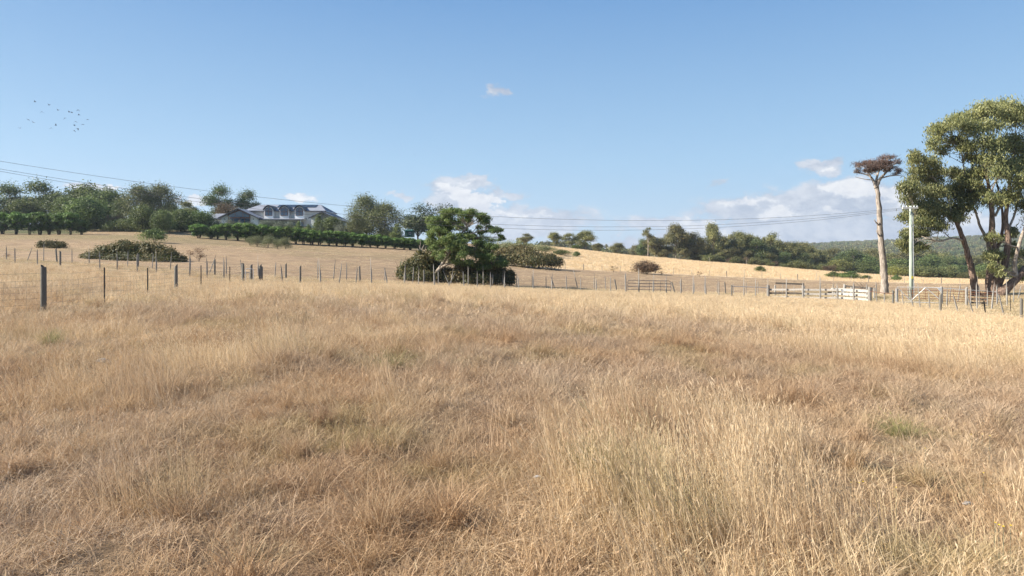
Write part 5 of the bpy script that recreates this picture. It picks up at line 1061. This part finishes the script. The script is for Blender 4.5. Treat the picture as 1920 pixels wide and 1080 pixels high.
def put(x, y, g, kind, smin, smax, prob=None, pale=0.0, sink=.01, grey=0.0, green=0.0, zs=1.0, tilt=.12):
    if prob is not None: k = g.random(len(x)) < prob(x, y); x, y = x[k], y[k]
    n = len(x); z = H(x, y)-sink; a, b_ = IDX[kind]; s_ = g.uniform(smin, smax, n)
    PTS['p'].append(np.stack([x, y, z], -1))
    rz = g.uniform(-.9, .9, n) if kind in ('tall','fartall') else g.uniform(0, 6.28, n)
    PTS['r'].append(np.stack([g.normal(0, tilt, n), g.normal(0, tilt, n), rz], -1))
    zz = s_*zs*g.uniform(.8,1.2,n)*(1-.45*sstep(30, 46, y)*(kind in ('fartall','farmid','farturf'))); PTS['s'].append(np.stack([s_, s_, zz], -1)); PTS['i'].append(g.integers(a, b_, n))
    T_ = tallness(x, y); gn_ = greenness(x, y)
    f = fbm(x, y, .9, 61); big = fbm(x, y, 5, 62)
    st_ = np.clip(.24-.25*gauss(x,y,5,9,4,4)+pale+.55*(T_-.35)+1.5*(f-.5)+.7*(big-.5)+.30*sstep(10, 28, y)+g.normal(0, .13, n), 0, 1)
    gy_ = np.clip(grey+1.6*(fbm(x, y, 1.9, 64)-.50)+.25*(1-T_), 0, .85)*(1-.6*np.clip(T_,0,1))
    gg = np.clip(gn_*(.85 if kind in ('turf','farturf') else .55)+green+g.normal(0,.06,n), 0, 1)
    PTS['t'].append(np.stack([st_, gg, gy_], -1))
infield = lambda x, y: y < interp(pxof(x, y), ROWF)+1.5
gap = lambda x, y: .12+.88*sstep(.38, .58, .6*fbm(x,y,.45,81)+.4*fbm(x,y,2.2,82))
x, y, g = sample(1.8, 7, 105, seed=1); put(x, y, g, 'turf', .6, 1.15, gap)
x, y, g = sample(7, 16, 58, seed=2); put(x, y, g, 'turf', .8, 1.5, gap)
x, y, g = sample(1.8, 16, 3.2, seed=21); put(x, y, g, 'tussock', .55, 1.15, lambda x, y: .75*np.clip(1.2-tallness(x,y),.2,1), grey=-.1)
x, y, g = sample(16, 50, 1.3, seed=22); put(x, y, g, 'tussock', .9, 1.6, lambda x, y: infield(x, y)*.8, grey=-.1)
x, y, g = sample(1.8, 8, 60, seed=3); put(x, y, g, 'matted', .65, 1.15, lambda x, y: np.clip(1.1-1.1*tallness(x, y), .05, 1)*sstep(.35,.6,fbm(x,y,.8,71)))
x, y, g = sample(8, 20, 22, seed=4); put(x, y, g, 'matted', 1.0, 1.7, lambda x, y: np.clip(1.1-1.1*tallness(x, y), .05, 1)*sstep(.35,.6,fbm(x,y,1.2,71)))
pm = lambda x, y: np.clip(.12+1.1*sstep(.42,.66,fbm(x,y,.7,72)), 0, 1)*np.clip(.25+tallness(x,y)*.9, 0, 1)
x, y, g = sample(1.8, 8, 60, seed=5); put(x, y, g, 'mid', .6, 1.1, pm, pale=.05)
x, y, g = sample(8, 18, 34, seed=6); put(x, y, g, 'mid', .8, 1.35, pm, pale=.05)
pt = lambda x, y: sstep(.38, .95, tallness(x, y))*np.clip(.35+1.3*(fbm(x,y,.6,73)-.25), 0, 1)+.012
x, y, g = sample(1.8, 8, 48, seed=7); put(x, y, g, 'tall', .7, 1.15, pt, pale=.06)
x, y, g = sample(8, 18, 26, seed=8); put(x, y, g, 'tall', .75, 1.15, pt, pale=.12)
x, y, g = sample(15, 66, 11, seed=9); put(x, y, g, 'farturf', .8, 1.3, lambda x, y: infield(x, y)*(.2+.8*sstep(.36,.54,fbm(x,y,1.3,83))))
x, y, g = sample(15, 66, 9, seed=10); put(x, y, g, 'farmid', .8, 1.3, lambda x, y: infield(x, y)*np.clip(.15+sstep(.40,.62,fbm(x,y,1.5,74)), 0, 1)*np.clip(.3+tallness(x,y)*.9,0,1), pale=.1)
x, y, g = sample(16, 66, 9, seed=11); put(x, y, g, 'fartall', .8, 1.25, lambda x, y: infield(x, y)*sstep(.38,.95,tallness(x, y))*np.clip(.4+1.4*(fbm(x,y,1.6,75)-.25),0,1), pale=.3)
lane = lambda x, y: (~infield(x, y))*(y < interp(pxof(x, y), ROWB)+2)
x, y, g = sample(38, 78, 5, seed=12); put(x, y, g, 'farturf', .8, 1.3, lambda x, y: lane(x, y)*1.0, green=.25)
x, y, g = sample(38, 78, 3, seed=13); put(x, y, g, 'farmid', .8, 1.3, lambda x, y: lane(x, y)*sstep(.4,.6,fbm(x,y,3,76)), green=.05)
x, y, g = sample(44, 150, .9, seed=14); put(x, y, g, 'farturf', 1.2, 2.0, lambda x, y: (~infield(x, y))*sstep(.3,.6,fbm(x,y,6,77))*.8, pale=.15, zs=.6)
gold = lambda x, y: (y > interp(np.clip(pxof(x, y),1000,2000), ROWC)+.8)*sstep(930,1010,pxof(x,y))
x, y, g = sample(118, 235, 1.0, umax=.95, seed=15); put(x, y, g, 'vfar', .8, 1.3, lambda x, y: gold(x, y)*np.clip(.3+fbm(x,y,6,78),0,1), pale=.5)
A_ = {k: np.concatenate(v) for k, v in PTS.items()}
print('grass instances', len(A_['p']))
gr = gn_instances('dry_grass', A_['p'], A_['r'], A_['s'], A_['i'], A_['t'], T_SRC, 'dry straw coloured pasture grass covering the near paddock')
# tussocks that stand out one by one
def solid_tuft(n, rad, h0, h1, wd, lean, curve, seed, mats):
    q = tuft('tussock', n, rad, h0, h1, wd, lean, curve, seed, .1, 4); q.data.materials.clear(); q.data.materials.append(mats); return q.data
L['straw'] = leafmat('straw_blade', (.34,.22,.115), (.74,.56,.34), .4, attr='blade'); L['greenstraw'] = leafmat('green_straw_blade', (.14,.15,.05), (.46,.42,.18), .35, attr='blade')
for (px, py, sc_, mt, lab) in [(730,688,1.25,'greenstraw','greenish brown tussock left of centre in the mid foreground'),(825,868,1.0,'straw','dark based brown tussock with a shadow just below centre'),(560,852,.9,'straw','small rusty brown tussock in the lower left quarter'),(602,796,.7,'straw','little dark tuft leaning left, above the rusty tussock'),
    (715,985,1.1,'straw','brown tussock near the bottom edge left of centre'),(355,968,1.0,'straw','flattened pale tussock at lower left'),(95,656,1.1,'greenstraw','low greenish tussock at the left below the thick post'),(1690,790,.8,'greenstraw','bright green tuft in the short grass at right'),(1120,905,1.1,'greenstraw','green based clump inside the tall golden grass')]:
    d = CAMZ*F/(py-HOR); b_ = G(px, d); q = link('grass_tussock', solid_tuft(420, .13*sc_, .10*sc_, .36*sc_, .0036, .5, .4, int(px), L[mt]), None, loc=b_+Vector((0,0,-.02))); tag(q, lab, 'grass tussock')
# tiny yellow flowers and pale stones
M['petal'] = pmat('yellow_petal', (.60,.45,.03), .6, (.65,.45,.02), 9)
fm = MB()
for k in range(7):
    a = k/7*6.283; i = len(fm.v); c_, s_ = math.cos(a), math.sin(a)
    fm.v += [Vector((0,0,.30)), Vector((c_*.012-s_*.006, s_*.012+c_*.006, .304)), Vector((c_*.02, s_*.02, .306)), Vector((c_*.012+s_*.006, s_*.012-c_*.006, .304))]; fm.f.append((i,i+1,i+2,i+3))
fme = fm.mesh('petals'); sme = MB().tube([(0,0,-.05),(.01,0,.15),(0,0,.30)], .0018, 4).mesh('stem')
for (px, py) in [(1595,871),(1611,873),(1618,871),(1680,884),(1856,784),(1842,777),(1821,781),(1844,856),(1377,746),(1735,816),(1766,740),(1881,1001),(1873,997),(1866,986),(1895,979),(1370,688)]:
    d = (CAMZ-.28)*F/(py-HOR); d = d/(1+.03*(px-960)/F*0); b_ = G(px, d)
    o = empty('yellow_flower', b_, 'tiny yellow daisy on a thin stem in the right hand grass', 'flower', 'yellow daisies in the grass', random.uniform(0,6)); o.scale = (.35,.35,.85)
    link('petals', fme, M['petal'], o); link('stem', sme, M['green_sheet'], o)
M['stone'] = pmat('pale_stone', (.48,.46,.43), .9, (.3,.28,.26), 20, bump=.5)
for (px, py, s_, lab) in [(1815,933,.035,'flat pale stone lying in short grass at lower right'),(192,692,.09,'small pale stone in the grass at left'),(1008,905,.03,'small pale stone in the short grass near centre')]:
    d = CAMZ*F/(py-HOR); b_ = G(px, d); me = MB(); me.tube([(-1,0,0),(-.6,0,.15),(0,.1,.25),(.6,0,.15),(1,0,0)], [.15,.5,.62,.45,.1], 7, jit=.15); o = me.build('stone', M['stone'], loc=b_+Vector((0,0,.05))); o.scale = (s_,s_,s_*.6); tag(o, lab, 'stone')

# ------------------------------------------------------------------ haze
HAZE = .00016
if HAZE:
    mb = MB(); mb.box((0, 1950, 62), (12000, 4400, 240)); 
    hm = bpy.data.materials.new('haze_air'); hm.use_nodes = True; t = NT(hm.node_tree); t.n.clear()
    pv = t.node('ShaderNodeVolumePrincipled'); pv.inputs['Density'].default_value = HAZE; pv.inputs['Color'].default_value = (.80,.88,1,1); pv.inputs['Anisotropy'].default_value = .2
    ou = t.node('ShaderNodeOutputMaterial'); t.l.new(pv.outputs[0], ou.inputs['Volume'])
    o = mb.build('haze', hm); tag(o, 'faint blue haze over the valley', kind='stuff')
